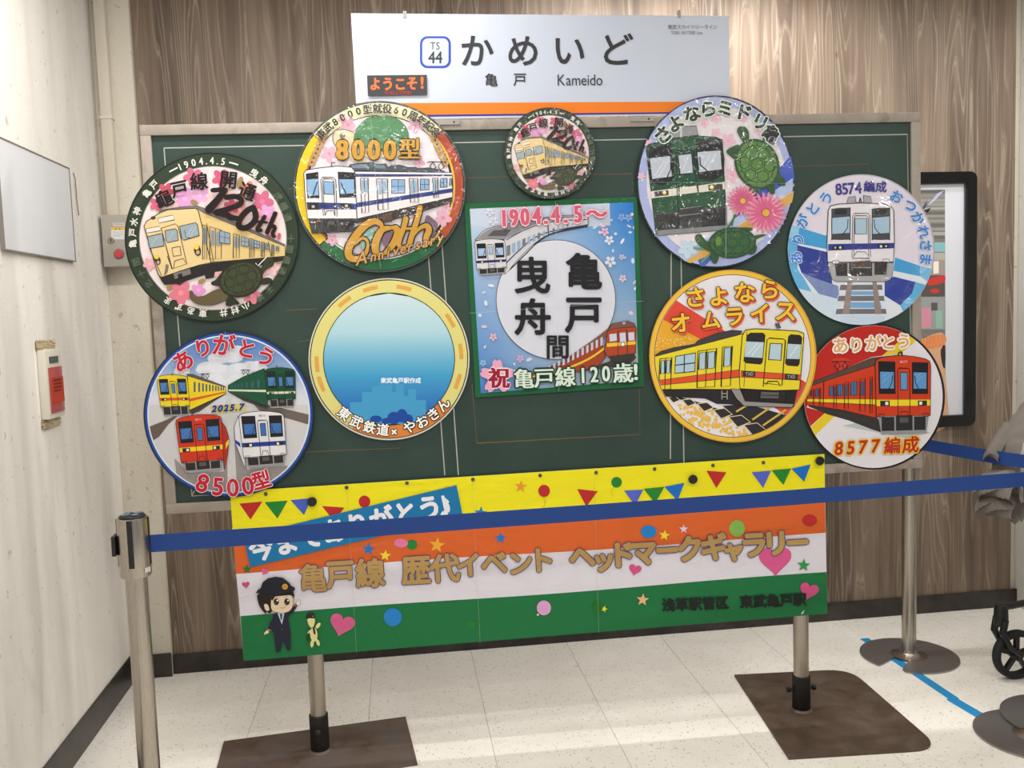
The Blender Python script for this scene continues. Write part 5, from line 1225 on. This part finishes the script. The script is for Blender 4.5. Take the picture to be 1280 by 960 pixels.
# white train sweeping in from the upper right
ink = (50, 50, 58)
P.poly(cr([(84, 250), (130, 205), (210, 182), (330, 160), (460, 142), (585, 140)], 5)+[(586, 182)]+cr([(586, 182), (480, 204), (400, 230), (330, 280), (262, 350), (236, 384)], 5)+[(216, 400), (214, 246)], (206, 206, 210), ink, 2.5)
P.poly(cr([(90, 246), (140, 205), (220, 182), (330, 160), (440, 146), (520, 142)], 5)+cr([(520, 150), (440, 160), (330, 188), (260, 225), (215, 246)], 5), (140, 140, 144)); P.poly([(138, 232), (168, 206), (246, 202), (222, 232)], (84, 84, 88))
P.line(cr([(222, 250), (270, 222), (340, 190), (440, 166), (580, 158)], 6), (50, 54, 90), 4); P.line(cr([(222, 352), (275, 300), (340, 245), (420, 212), (584, 182)], 6), (44, 52, 110), 5); P.line(cr([(240, 380), (300, 320), (360, 262), (430, 220), (584, 188)], 6), (50, 46, 50), 5)
for k in range(14):
    t_ = k/14; A_ = (224+t_*330-t_*t_*20, 270-t_*150+t_*t_*48); hgt = 66*(1-t_)**1.1+10; wd = 13*(1-t_)+4
    P.polys([[(A_[0], A_[1]+6), (A_[0]+wd, A_[1]), (A_[0]+wd, A_[1]+hgt*.6), (A_[0], A_[1]+6+hgt*.6)]], (150, 172, 196) if k % 3 else (110, 122, 136))
P.line([(406, 165), (410, 228)], ink, 4)
train_front(P, [(82, 250), (216, 246), (238, 392), (92, 408)][:2]+[(226, 398), (94, 408)], (214, 212, 214), (40, 50, 120), glass=(160, 188, 222), lw=2, vb=(.58, .65), vskirt=.82, mask_top=.10, mask_bot=.52, glass_top=.24)
# red and yellow train at the lower right
P.poly([(800, 770), (780, 790), (720, 810), (640, 820), (560, 832), (700, 780), (770, 730)], (70, 60, 56))
P.poly(cr([(640, 690), (560, 740), (480, 790), (400, 820), (335, 845)], 5)+[(340, 862)]+cr([(420, 852), (520, 836), (620, 812), (664, 768)], 5), (160, 66, 36), ink, 2.5); P.line(cr([(662, 726), (600, 770), (520, 808), (420, 838), (338, 856)], 5), (232, 196, 52), 9)
P.poly(cr([(700, 618), (640, 668), (560, 725), (470, 785), (400, 815)], 4)+[(400, 822), (560, 745), (655, 690), (672, 660)], (128, 82, 66))
for k in range(12): x = 640-k*21; y = 706+k*10.8; P.polys([[(x, y-22+k*.8), (x+10, y-28+k*.8), (x+10, y+8), (x, y+14)]], (196, 200, 222))
P.poly([(672, 655), (690, 622), (760, 610), (790, 620), (798, 640), (796, 750), (740, 764), (672, 766), (656, 740)], (176, 70, 36), ink, 3); P.poly([(672, 655), (690, 622), (760, 608), (792, 622), (796, 634), (700, 642)], (128, 82, 70), ink, 2)
P.poly([(668, 708), (796, 698), (796, 712), (668, 724)], (234, 198, 54)); P.polys([[(679, 668), (711, 664), (713, 696), (681, 700)], [(763, 660), (789, 658), (791, 694), (765, 696)], [(725, 662), (751, 660), (753, 700), (727, 702)]], (206, 208, 230)); P.lines([[(719, 762), (717, 652), (756, 648), (760, 760)]], ink, 3); P.ell(739, 712, 9, None, (240, 238, 236), line=ink, lw=2); P.ell(744, 618, 9, 8, (170, 170, 180), line=ink, lw=2); P.poly([(672, 766), (796, 750), (770, 784), (700, 792)], (60, 54, 54))
# big rounded kanji
bk = (34, 34, 36)
P.styled([('曳', 336, 405, 168, 0), ('舟', 340, 590, 168, 0), ('亀', 566, 388, 168, 0), ('戸', 566, 578, 172, 0)], bk, bold=4.6); P.styled([('間', 450, 722, 112, 0)], bk, bold=2.6)
P.styled([(ch, x, y, 104, -3, .72) for ch, x, y in zip('1904', (212, 256, 305, 357), (153, 150, 146, 142))]+[('.', 396, 141, 104, -3, .9), ('4', 440, 138, 104, -3, .72), ('.', 484, 136, 104, -3, .9), ('5', 540, 134, 104, -3, .72), ('～', 622, 132, 96, 0, 1)], (206, 92, 118), boldx=4.5, boldy=1.5, outline=(240, 214, 224), ow=8, outline2=(200, 120, 146), ow2=10)
petals(P, 182, 856, 78, (232, 168, 196), -90); P.text('祝', 190, 860, 96, (156, 22, 54), boldx=4, boldy=1.2, outline=(244, 226, 232), ow=7)
P.styled([('亀', 300, 864, 92, -2), ('戸', 390, 860, 92, -2), ('線', 484, 856, 92, -2), ('1', 562, 850, 96, -2, .7), ('2', 612, 846, 96, -2, .75), ('0', 664, 842, 96, -2, .75), ('歳', 740, 838, 92, -2), ('!', 796, 834, 100, -2)], (216, 232, 216), boldx=2.6, boldy=.8, outline=(16, 56, 44), ow=9)
P.clip = None
P.lines([[(60, 574), (830, 520)], [(440, 80), (455, 920)]], (200, 208, 218), .8)
P.build('printed_sheet', print_mat('poster_print', .32, .3, .12, 9), t)

# ---- station name sign standing on the board's top rail
Q = [(438.8, 17), (910.5, 20.3), (912.3, 143), (446.3, 150.5)]
sign_back = mat('sign_white', (192, 200, 216), .35)
OS = -.004
t, c = panel_thing('station_sign', 'long white station name sign with orange band, standing on top of the board', 'sign', Q, OS, .003, sign_back, part='sign_panel')
P = Print(OS+.003, c, .0032, .00015); P.crop(0, 0, 1)
P.poly([(445.4, 129.2), (912.1, 126.8), (912.3, 139.4), (446.2, 144.4)], (238, 126, 30)); P.poly([(446.2, 144.4), (912.3, 139.4), (912.3, 141.3), (446.2, 147)], (58, 50, 140))
P.crop(430, 0, 2.56); bk = (52, 52, 56)
rr = lambda x0, y0, x1, y1, r: [p for cx_, cy_, a in ((x1-r, y1-r, 0), (x0+r, y1-r, 90), (x0+r, y0+r, 180), (x1-r, y0+r, 270)) for p in ellp(cx_, cy_, r, r, 0, 6, a, a+90)]
P.poly(rr(243, 116, 342, 218, 24), (44, 76, 170)); P.poly(rr(250.5, 123, 334.5, 211, 18), (191, 199, 215))
P.text('TS', 291, 147, 34, bk, sx=.85); P.text('44', 292, 184, 54, bk, sx=.85, sp=.9, bold=.6)
P.styled([('か', 425, 162, 112, 0), ('め', 573, 162, 110, 0), ('い', 720, 160, 112, 0), ('ど', 870, 158, 114, 0)], bk, bold=1.8)
P.styled([('亀', 471, 256, 44), ('戸', 563, 254, 44)], bk, bold=.5); P.text('Kameido', 755, 256, 50, bk, sx=.82, sp=.98)
P.text('東武スカイツリーライン', 1115, 87, 16, (96, 98, 104), sx=.9); P.text('TOBU SKYTREE Line', 1096, 105, 15, (110, 112, 118), sx=.72)
P.build('printed_face', PM, t)
steel_tab = mat('steel_tab', (150, 144, 136), .35, .8)
for px_ in (506, 849):
    x, z = bp(px_, 18); bm = bmesh.new(); x -= c[0]; z -= c[1]; box(bm, x-.006, x+.006, -.004, .002, z-.012, z+.010, .001); lathe(bm, [(.003, 0), (.005, .006)], 10, Matrix.Translation((x, -.001, z+.008)))
    bm_obj('hanging_tab', bm, steel_tab, t)
for px_, py_ in ((560, 153.5), (803, 149.5)):
    x, z = bp(px_, py_); x -= c[0]; z -= c[1]; bm = bmesh.new(); box(bm, x-.045, x+.04, -.0145, -.0105, z-.009, z+.010, .001); bm_obj('bracket', bm, steel_tab, t)
    bm = bmesh.new(); lathe(bm, [(.0035, 0), (.003, .002)], 10, Matrix.Translation((x+.02, -.0145, z)) @ Matrix.Rotation(PI/2, 4, 'X')); bm_obj('screw', bm, black_p, t)
for px_ in (495, 860):      # posts behind that carry the sign down onto the rail
    x, z = bp(px_, 120); bm = bmesh.new(); box(bm, x-c[0]-.012, x-c[0]+.012, .0005, .012, -.24, .12, .001); bm_obj('support_strip', bm, steel_tab, t)
for (px_, py_, q) in ((441, 20, 0), (908, 23, 1)):
    x, z = bp(px_, py_, OS+.003); x -= c[0]; z -= c[1]; s_ = -1 if q else 1; bm = bmesh.new(); a = [bm.verts.new(v) for v in ((x-s_*.006, -.0036, z-.03), (x+s_*.03, -.0036, z+.006), (x+s_*.022, -.0036, z+.006), (x-s_*.006, -.0036, z-.022))]; bm.faces.new(a); bm_obj('clear_tape', bm, mat('clear_tape', (196, 200, 206), .3), t)
# welcome sticker on the sign
Q = [(458.8, 94.3), (533.6, 93.6), (534, 118.6), (460, 120)]
t, c = panel_thing('welcome_sticker', 'small black sticker with orange hiragana and WELCOME, on the lower left of the sign', 'sticker', Q, OS+.0032+.0045, .0006, mat('sticker_black', (42, 40, 44), .4))
P = Print(OS+.0083, c, .0008, .0001); P.crop(430, 0, 2.56); P.styled([('よ', 100, 268, 44, 0, .85), ('う', 140, 268, 46, 0, .85), ('こ', 180, 268, 44, 0, .9), ('そ', 218, 266, 46, 0, .85), ('!', 250, 264, 52, 0, 1.1)], (232, 112, 56), bold=1.6)
P.text('WELCOME!', 172, 297, 16, (170, 44, 50), sp=1.1, bold=.3); P.build('printed_face', PM, t)

# ---- banner
Q = [(287.6, 614.5), (1030.5, 567.5), (1034.2, 767), (304.5, 826)]
OB = .0005
cxy = (sum(q[0] for q in Q)/4, sum(q[1] for q in Q)/4)
t, c = mounted('banner', 'long paper banner in yellow, orange, white and green stripes below the board', 'banner', cxy, OB)
t.matrix_world = bframe(c[0], c[1], .007)
ban_off = .007
P = Print(ban_off, (0, 0), 0); c = bp(*cxy, ban_off); t.matrix_world = bframe(c[0], c[1], ban_off)
qb = quadmap(Q)
pts = [bp(*q, ban_off) for q in Q]; pts = [(u-c[0], v-c[1]) for u, v in pts]
bm = bmesh.new(); a = [bm.verts.new((x, .0012, y)) for x, y in pts]; b = [bm.verts.new((x, 0, y)) for x, y in pts]
bm.faces.new(a); bm.faces.new(b[::-1])
for i in range(4): bm.faces.new((a[i], b[i], b[(i+1) % 4], a[(i+1) % 4]))
bmesh.ops.recalc_face_normals(bm, faces=list(bm.faces)); bm_obj('banner_sheet', bm, mat('banner_paper', (210, 208, 206), .6), t)
P = Print(ban_off, c, .0002, .00008); P.crop(0, 0, 1)
Lf = [(287.6, 614.5), (291, 664.5), (295.2, 716.5), (300.6, 770), (304.5, 826)]; Rt = [(1030.5, 567.5), (1031, 618), (1032, 667), (1033, 715.5), (1034.2, 767)]
cols = [(238, 226, 24), (216, 98, 40), (222, 218, 228), (20, 112, 60)]
P.up()
def wavy(k, t_): # slight sag of the stripe joints
    a, b = Lf[k], Rt[k]; x = a[0]+(b[0]-a[0])*t_; y = a[1]+(b[1]-a[1])*t_
    return (x, y+(2.2*math.sin(t_*9+k) if 0 < k < 4 else 0)*.5)
for k in range(4):
    for j in range(24):
        P.raw([wavy(k, j/24), wavy(k, (j+1)/24), wavy(k+1, (j+1)/24), wavy(k+1, j/24)], cols[k])
P.polys([[(290, 660), (400, 652), (400, 660), (291, 670)]], cols[0])
def star(x, y, r, rot=0): return [(x+(r if i % 2 == 0 else r*.42)*math.sin(math.radians(36*i+rot)), y-(r if i % 2 == 0 else r*.42)*math.cos(math.radians(36*i+rot))) for i in range(10)]
def heart(x, y, r, rot=0):
    L = []
    for k in range(30):
        a = 2*PI*k/30; u = 16*math.sin(a)**3; v = -(13*math.cos(a)-5*math.cos(2*a)-2*math.cos(3*a)-math.cos(4*a)); c_, s_ = math.cos(math.radians(rot)), math.sin(math.radians(rot)); L.append((x+(u*c_-v*s_)*r/16, y+(u*s_+v*c_)*r/16))
    return L
RED, GRN, BLU, DBL = (186, 38, 40), (28, 128, 50), (70, 96, 190), (30, 116, 196)
A = lambda: P.crop(280, 560, 3.2)
B = lambda: P.crop(640, 560, 3.048)
A()
P.polys([[(62, 222), (154, 214), (106, 286)], [(392, 232), (482, 238), (440, 292)]], RED); P.polys([[(163, 217), (255, 210), (214, 282)]], GRN); P.polys([[(266, 208), (350, 200), (320, 268)]], BLU)
P.polys([ellp(562, 214, 23, 24)], RED); P.polys([star(1187, 154, 26, 5)], (232, 150, 50)); P.polys([star(1027, 260, 27, 5), star(578, 404, 27, 5)], DBL); P.polys([star(1106, 360, 25, 0)], DBL); P.polys([star(852, 388, 33, 8)], (236, 172, 48)); P.polys([star(645, 430, 24, 6)], (238, 214, 60)); P.polys([ellp(752, 386, 21, 20)], GRN); P.polys([ellp(708, 380, 28, 18)], (226, 120, 160))
P.polys([star(92, 484, 20, 0)], (30, 110, 50)); P.polys([heart(163, 494, 15, 30)], (222, 96, 150)); P.polys([heart(88, 546, 15, -8)], (204, 70, 128)); P.polys([heart(472, 704, 50, 15)], (210, 92, 140)); P.polys([ellp(675, 676, 36)], (32, 128, 204)); P.polys([star(990, 704, 24, 4)], (30, 124, 44))
B()
P.polys([ellp(122, 163, 22, 23), ellp(1133, 275, 28, 22)], RED); P.polys([ellp(398, 130, 20)], GRN); P.polys([[(248, 156), (326, 164), (283, 222)], [(740, 86), (816, 92), (778, 152)]], RED)
P.polys([[(426, 162), (500, 158), (468, 218)], [(912, 92), (986, 86), (956, 152)]], (84, 100, 196)); P.polys([[(501, 155), (580, 147), (545, 210)], [(988, 84), (1062, 78), (1033, 140)]], (32, 130, 44)); P.polys([[(580, 147), (656, 132), (630, 200)], [(1063, 78), (1137, 62), (1112, 128)]], (20, 108, 198)); P.polys([[(345, 254), (390, 246), (388, 262)]], (30, 116, 196))
P.lines([[(118, 186), (128, 200), (118, 232)], [(386, 150), (378, 165), (382, 185)]], (190, 170, 40), 1.5)
P.polys([ellp(520, 318, 30, 24)], (30, 126, 200)); P.polys([star(580, 332, 22, 8)], (240, 214, 50)); P.polys([star(653, 308, 18, 0)], (232, 196, 220)); P.polys([ellp(856, 306, 30, 32)], (132, 178, 80)); P.polys([heart(468, 462, 24, 12), heart(1130, 542, 36, 14)], (212, 80, 136)); P.polys([heart(1002, 425, 62, -2)], (216, 88, 144))
P.polys([star(1110, 446, 26, 4)], (50, 150, 74)); P.polys([star(497, 577, 25, 6)], (232, 184, 136)); P.polys([star(350, 612, 14, 20)], (222, 220, 50)); P.polys([ellp(325, 606, 20, 22)], (28, 108, 34)); P.polys([ellp(121, 608, 27, 28)], (218, 162, 206)); P.polys([ellp(98, 634, 4)], (236, 236, 236)); P.polys([[(1098, 630), (1110, 616), (1112, 622), (1104, 632)]], (190, 210, 226))
A(); P.poly([(77, 352), (930, 148), (955, 272), (106, 476)], (20, 116, 170))
st = '今までありがとう♪'; xs = (150, 248, 345, 440, 535, 630, 727, 822, 914)
P.styled([(ch, x, 414-.241*(x-100)-(3 if ch != '♪' else 0), 104 if ch != '♪' else 128, -13, .95) for ch, x in zip(st, xs)], (232, 232, 240), bold=4.2)
gold, pur = (182, 148, 88), (88, 58, 104)
items = [(ch, x, y, s_, -3.5) for ch, x, y, s_ in (('亀', 357, 518, 118), ('戸', 466, 502, 118), ('線', 585, 498, 120), ('歴', 768, 486, 120), ('代', 884, 478, 118), ('イ', 978, 466, 104), ('ベ', 1080, 458, 108), ('ン', 1184, 458, 104), ('ト', 1270, 446, 108))]
P.glyphs(items[:1], pur, 5.6); P.glyphs(items[:1], gold, 2.6); P.glyphs(items[1:], pur, 7.4); P.glyphs(items[1:], gold, 4.4)
B(); items = [(ch, x, y, s_, -3.5) for ch, x, y, s_ in (('ヘ', 266, 412, 100), ('ッ', 348, 424, 92), ('ド', 418, 404, 104), ('マ', 500, 396, 104), ('ー', 590, 388, 92), ('ク', 676, 382, 104), ('ギ', 766, 376, 104), ('ャ', 842, 386, 86), ('ラ', 920, 366, 104), ('リ', 1003, 360, 104), ('ー', 1086, 358, 92))]
P.glyphs(items, pur, 9); P.glyphs(items, gold, 5.8)
P.text('浅草駅管区', 697, 592, 51, (20, 26, 22), rot=-2.5, bold=2.2); P.text('東武亀戸駅', 993, 580, 51, (20, 26, 22), rot=-2.5, bold=2.2)
# little uniformed attendant and small cream animal
P.crop(300, 700, 7.39); nv, sk = (34, 34, 52), (232, 208, 178)
P.poly([(310, 500), (350, 480), (420, 480), (440, 500), (470, 660), (470, 830), (436, 828), (400, 730), (378, 840), (334, 850), (318, 690), (290, 620)], nv)
P.poly([(325, 500), (290, 560), (256, 640), (284, 656), (320, 600)], nv); P.poly([(425, 485), (480, 440), (510, 400), (534, 418), (500, 470), (450, 520)], nv); P.polys([[(258, 628), (292, 642), (288, 650), (254, 636)], [(496, 412), (520, 428), (524, 422), (500, 404)]], (200, 120, 60))
P.poly([(252, 640), (270, 650), (268, 668), (228, 684), (224, 672)], sk); P.poly([(516, 390), (548, 362), (562, 372), (554, 410), (534, 420)], (236, 220, 206), (90, 70, 60), 2)
P.poly([(348, 484), (412, 484), (390, 590)], (196, 206, 226)); P.poly([(370, 490), (394, 490), (390, 540), (380, 552)], (40, 56, 96)); P.ell(392, 636, 4, None, (170, 150, 70))
P.poly(cr([(180, 300), (170, 380), (195, 440), (240, 492), (250, 470), (290, 480), (400, 320), (490, 330), (500, 380), (496, 290), (400, 260)], 3, True), (36, 26, 22))
P.poly(cr([(300, 330), (288, 400), (300, 460), (360, 480), (420, 480), (470, 455), (490, 400), (480, 330), (420, 308), (350, 310)], 4, True), sk, (120, 90, 70), 2); P.poly(cr([(225, 410), (240, 398), (262, 410), (275, 450), (260, 466), (235, 452)], 4, True), sk, (90, 66, 50), 2.5)
P.poly([(288, 350), (310, 312), (480, 305), (470, 318), (330, 330), (300, 372)], (36, 26, 22))
for x in (338, 436): P.ell(x, 380, 25, 31, (40, 30, 30)); P.ell(x+10, 368, 8, 9, (245, 245, 245)); P.ell(x-8, 392, 5, 6, (150, 110, 100))
P.lines([[(375, 430), (400, 442), (424, 424)], [(330, 332), (365, 345)], [(412, 342), (440, 330)]], (140, 90, 70), 3)
P.poly([(152, 300), (165, 275), (195, 255), (215, 200), (260, 165), (330, 150), (400, 160), (450, 200), (475, 235), (508, 250), (508, 270), (480, 290), (400, 310), (300, 305), (200, 295)], (28, 30, 44), (16, 16, 22), 3); P.ell(418, 240, 27, None, (222, 170, 40), line=(130, 90, 30), lw=2); P.ell(418, 240, 14, None, (196, 140, 30))
cr_ = (224, 216, 150)
P.polys([ellp(684, 680, 34, 66, -4), ellp(668, 765, 16, 34, 8), ellp(722, 755, 15, 32, -20), ellp(642, 668, 15, 34, 30), ellp(724, 598, 16, 32, 35)], cr_); P.poly([(622, 545), (640, 530), (692, 530), (696, 560), (682, 612), (655, 618), (636, 590)], cr_); P.poly([(610, 520), (618, 495), (650, 478), (682, 485), (692, 512), (690, 532), (612, 530)], (34, 34, 34)); P.poly([(672, 610), (690, 612), (702, 672), (692, 684), (680, 664)], (34, 34, 36)); P.ell(676, 512, 5, None, (200, 160, 50)); P.ell(632, 705, 18, 40, (20, 70, 40), 10)
# paper joints
P.crop(0, 0, 1); P.lines([[(434, 612), (446, 816)], [(590, 600), (600, 803)], [(742, 590), (748, 790)]], (170, 176, 150), .22)
ban_m = print_mat('banner_print', .5); gg2 = N(ban_m); v_ = gg2.noise(gg2.coord((3, 3, 5)), 1.6, 3, .55, .8); gg2.l(gg2.bump(v_, .35, .02), gg2.b.inputs['Normal'])
P.build('printed_face', ban_m, t)
eyelet_m = mat('eyelet_grey', (96, 92, 84), .4, .5)
for x, y in ((332, 613.5), (433, 605.5), (508.5, 600), (591, 595.5), (675, 590.5), (745, 587), (818, 582.5), (891, 578), (954, 574.5), (1026, 570.5)):
    u, v = bp(x, y, ban_off); bm = bmesh.new(); lathe(bm, [(.0068, 0), (.0065, .002), (.0035, .0022), (.0025, .001)], 16, Matrix.Translation((u-c[0], -.0008, v-c[1]-.011)) @ Matrix.Rotation(PI/2, 4, 'X')); bm_obj('eyelet', bm, eyelet_m, t, True)
for x, y, w_ in ((390, 627, 'on the blue pennant at the left of the banner'), (777, 637, 'on the orange stripe near the middle of the banner'), (866, 599, 'on the yellow stripe right of the middle'), (1024.5, 576, 'at the upper right corner of the banner')):
    mt, mc = mounted('round_magnet', 'round black magnet '+w_, 'magnet', (x, y), ban_off+.0075, 'black magnets on the banner')
    bm = bmesh.new(); lathe(bm, [(.0165, 0), (.0165, .005), (.0145, .007)], 28, Matrix.Rotation(PI/2, 4, 'X') @ Matrix.Translation((0, 0, -.0003))); o = bm_obj('magnet_body', bm, black_p, mt, True)

# ---- picture in the framed poster on the wall: planks, sprig, red and grey clutter, tawny fur
WY = -.0092
def wallp(x, y, s_):
    d = rayw(x, y); q = CAM+d*((WY-CAM.y)/d.y); return (q.x-2.325, q.y-s_.k*.00004, q.z-1.53)
P = Print(0, (0, 0), 0, pxmap=None, world=wallp, kc=1.6); P.crop(1140, 210, 5.05)
P.poly([(-700, 150), (208, 136), (212, 1640), (-700, 1660)], (104, 102, 98))
random.seed(9)
for k in range(12): y = 150+k*26+random.uniform(-4, 4); P.poly([(-700, y), (208, y-8), (208, y+8+random.uniform(-3, 6)), (-700, y+16)], random.choice([(126, 124, 118), (88, 86, 84), (116, 112, 106), (140, 138, 132)]))
for a in (-70, -50, -30, -10): P.poly([(60, 265), (72, 262), (90+20*math.cos(math.radians(a)), 232+40*math.sin(math.radians(a)))], (54, 54, 84))
P.polys([[(95, 240), (160, 160), (205, 140), (140, 210)]], (150, 152, 186)); P.polys([[(70, 270), (120, 250), (100, 282)]], (30, 30, 36))
P.poly([(-700, 470), (208, 470), (208, 530), (-700, 530)], (110, 156, 160)); P.polys([[(-700, 540), (208, 535), (208, 580), (-700, 590)]], (150, 146, 138)); P.poly([(-700, 590), (208, 580), (208, 680), (-700, 690)], (132, 124, 116)); P.polys([[(134, 590), (168, 588), (168, 665), (134, 668)]], (200, 194, 184))
P.poly([(-700, 690), (206, 676), (206, 810), (-700, 820)], (78, 66, 64)); P.polys([cr([(110, 700), (160, 684), (206, 680), (204, 720), (150, 735), (100, 740)], 3, True), ellp(145, 776, 30, 14)], (166, 52, 46))
P.poly([(-700, 820), (206, 812), (206, 1020), (-700, 1020)], (128, 132, 132)); P.polys([[(60, 880), (120, 880), (120, 1010), (60, 1010)]], (176, 120, 136)); P.polys([[(120, 850), (160, 850), (160, 900), (120, 900)]], (74, 74, 78)); P.polys([[(150, 900), (190, 900), (190, 1010), (150, 1010)]], (120, 156, 138))
P.poly(cr([(-100, 1100), (60, 1080), (130, 1050), (206, 1060), (208, 1300), (208, 1640), (-100, 1640)], 3, True), (184, 142, 112)); P.polys([cr([(60, 1090), (120, 1060), (206, 1056), (206, 1110), (130, 1140), (70, 1130)], 3, True)], (190, 116, 70)); P.poly(cr([(180, 1150), (208, 1120), (208, 1260), (190, 1240)], 3, True), (44, 40, 42))
random.seed(4)
P.lines([[(x, 1120+random.uniform(-20, 20)), (x+random.uniform(-12, 12), 1060+random.uniform(-20, 10))] for x in range(62, 204, 7)], (206, 136, 86), 2)
P.build('printed_picture', PM, po)
# printed labels on the grey alarm box
def boxp(x, y, s_):
    d = rayw(x, y); q = CAM+d*((-.1034-CAM.y)/d.y); return (q.x+1.125, q.y+.028-s_.k*.0001, q.z-1.79)
P = Print(0, (0, 0), 0, world=boxp, kc=1.15); P.crop(120, 250, 9.6)
P.poly([(178, 330), (350, 330), (350, 362), (180, 362)], (226, 184, 76)); P.poly([(180, 362), (350, 362), (350, 472), (184, 472)], (214, 216, 214)); P.poly([(200, 268), (345, 275), (345, 322), (204, 318)], (196, 190, 180))
P.lines([[(200, 385), (330, 385)], [(200, 410), (330, 410)], [(200, 432), (300, 432)]], (150, 158, 170), 5); P.polys([[(225, 350), (238, 338), (248, 352)], [(275, 350), (285, 338), (298, 352)]], (50, 44, 40)); P.lines([[(215, 285), (330, 295)]], (160, 154, 146), 6)
P.build('printed_label', PM, ab)
bpy.data.objects.remove(_co)
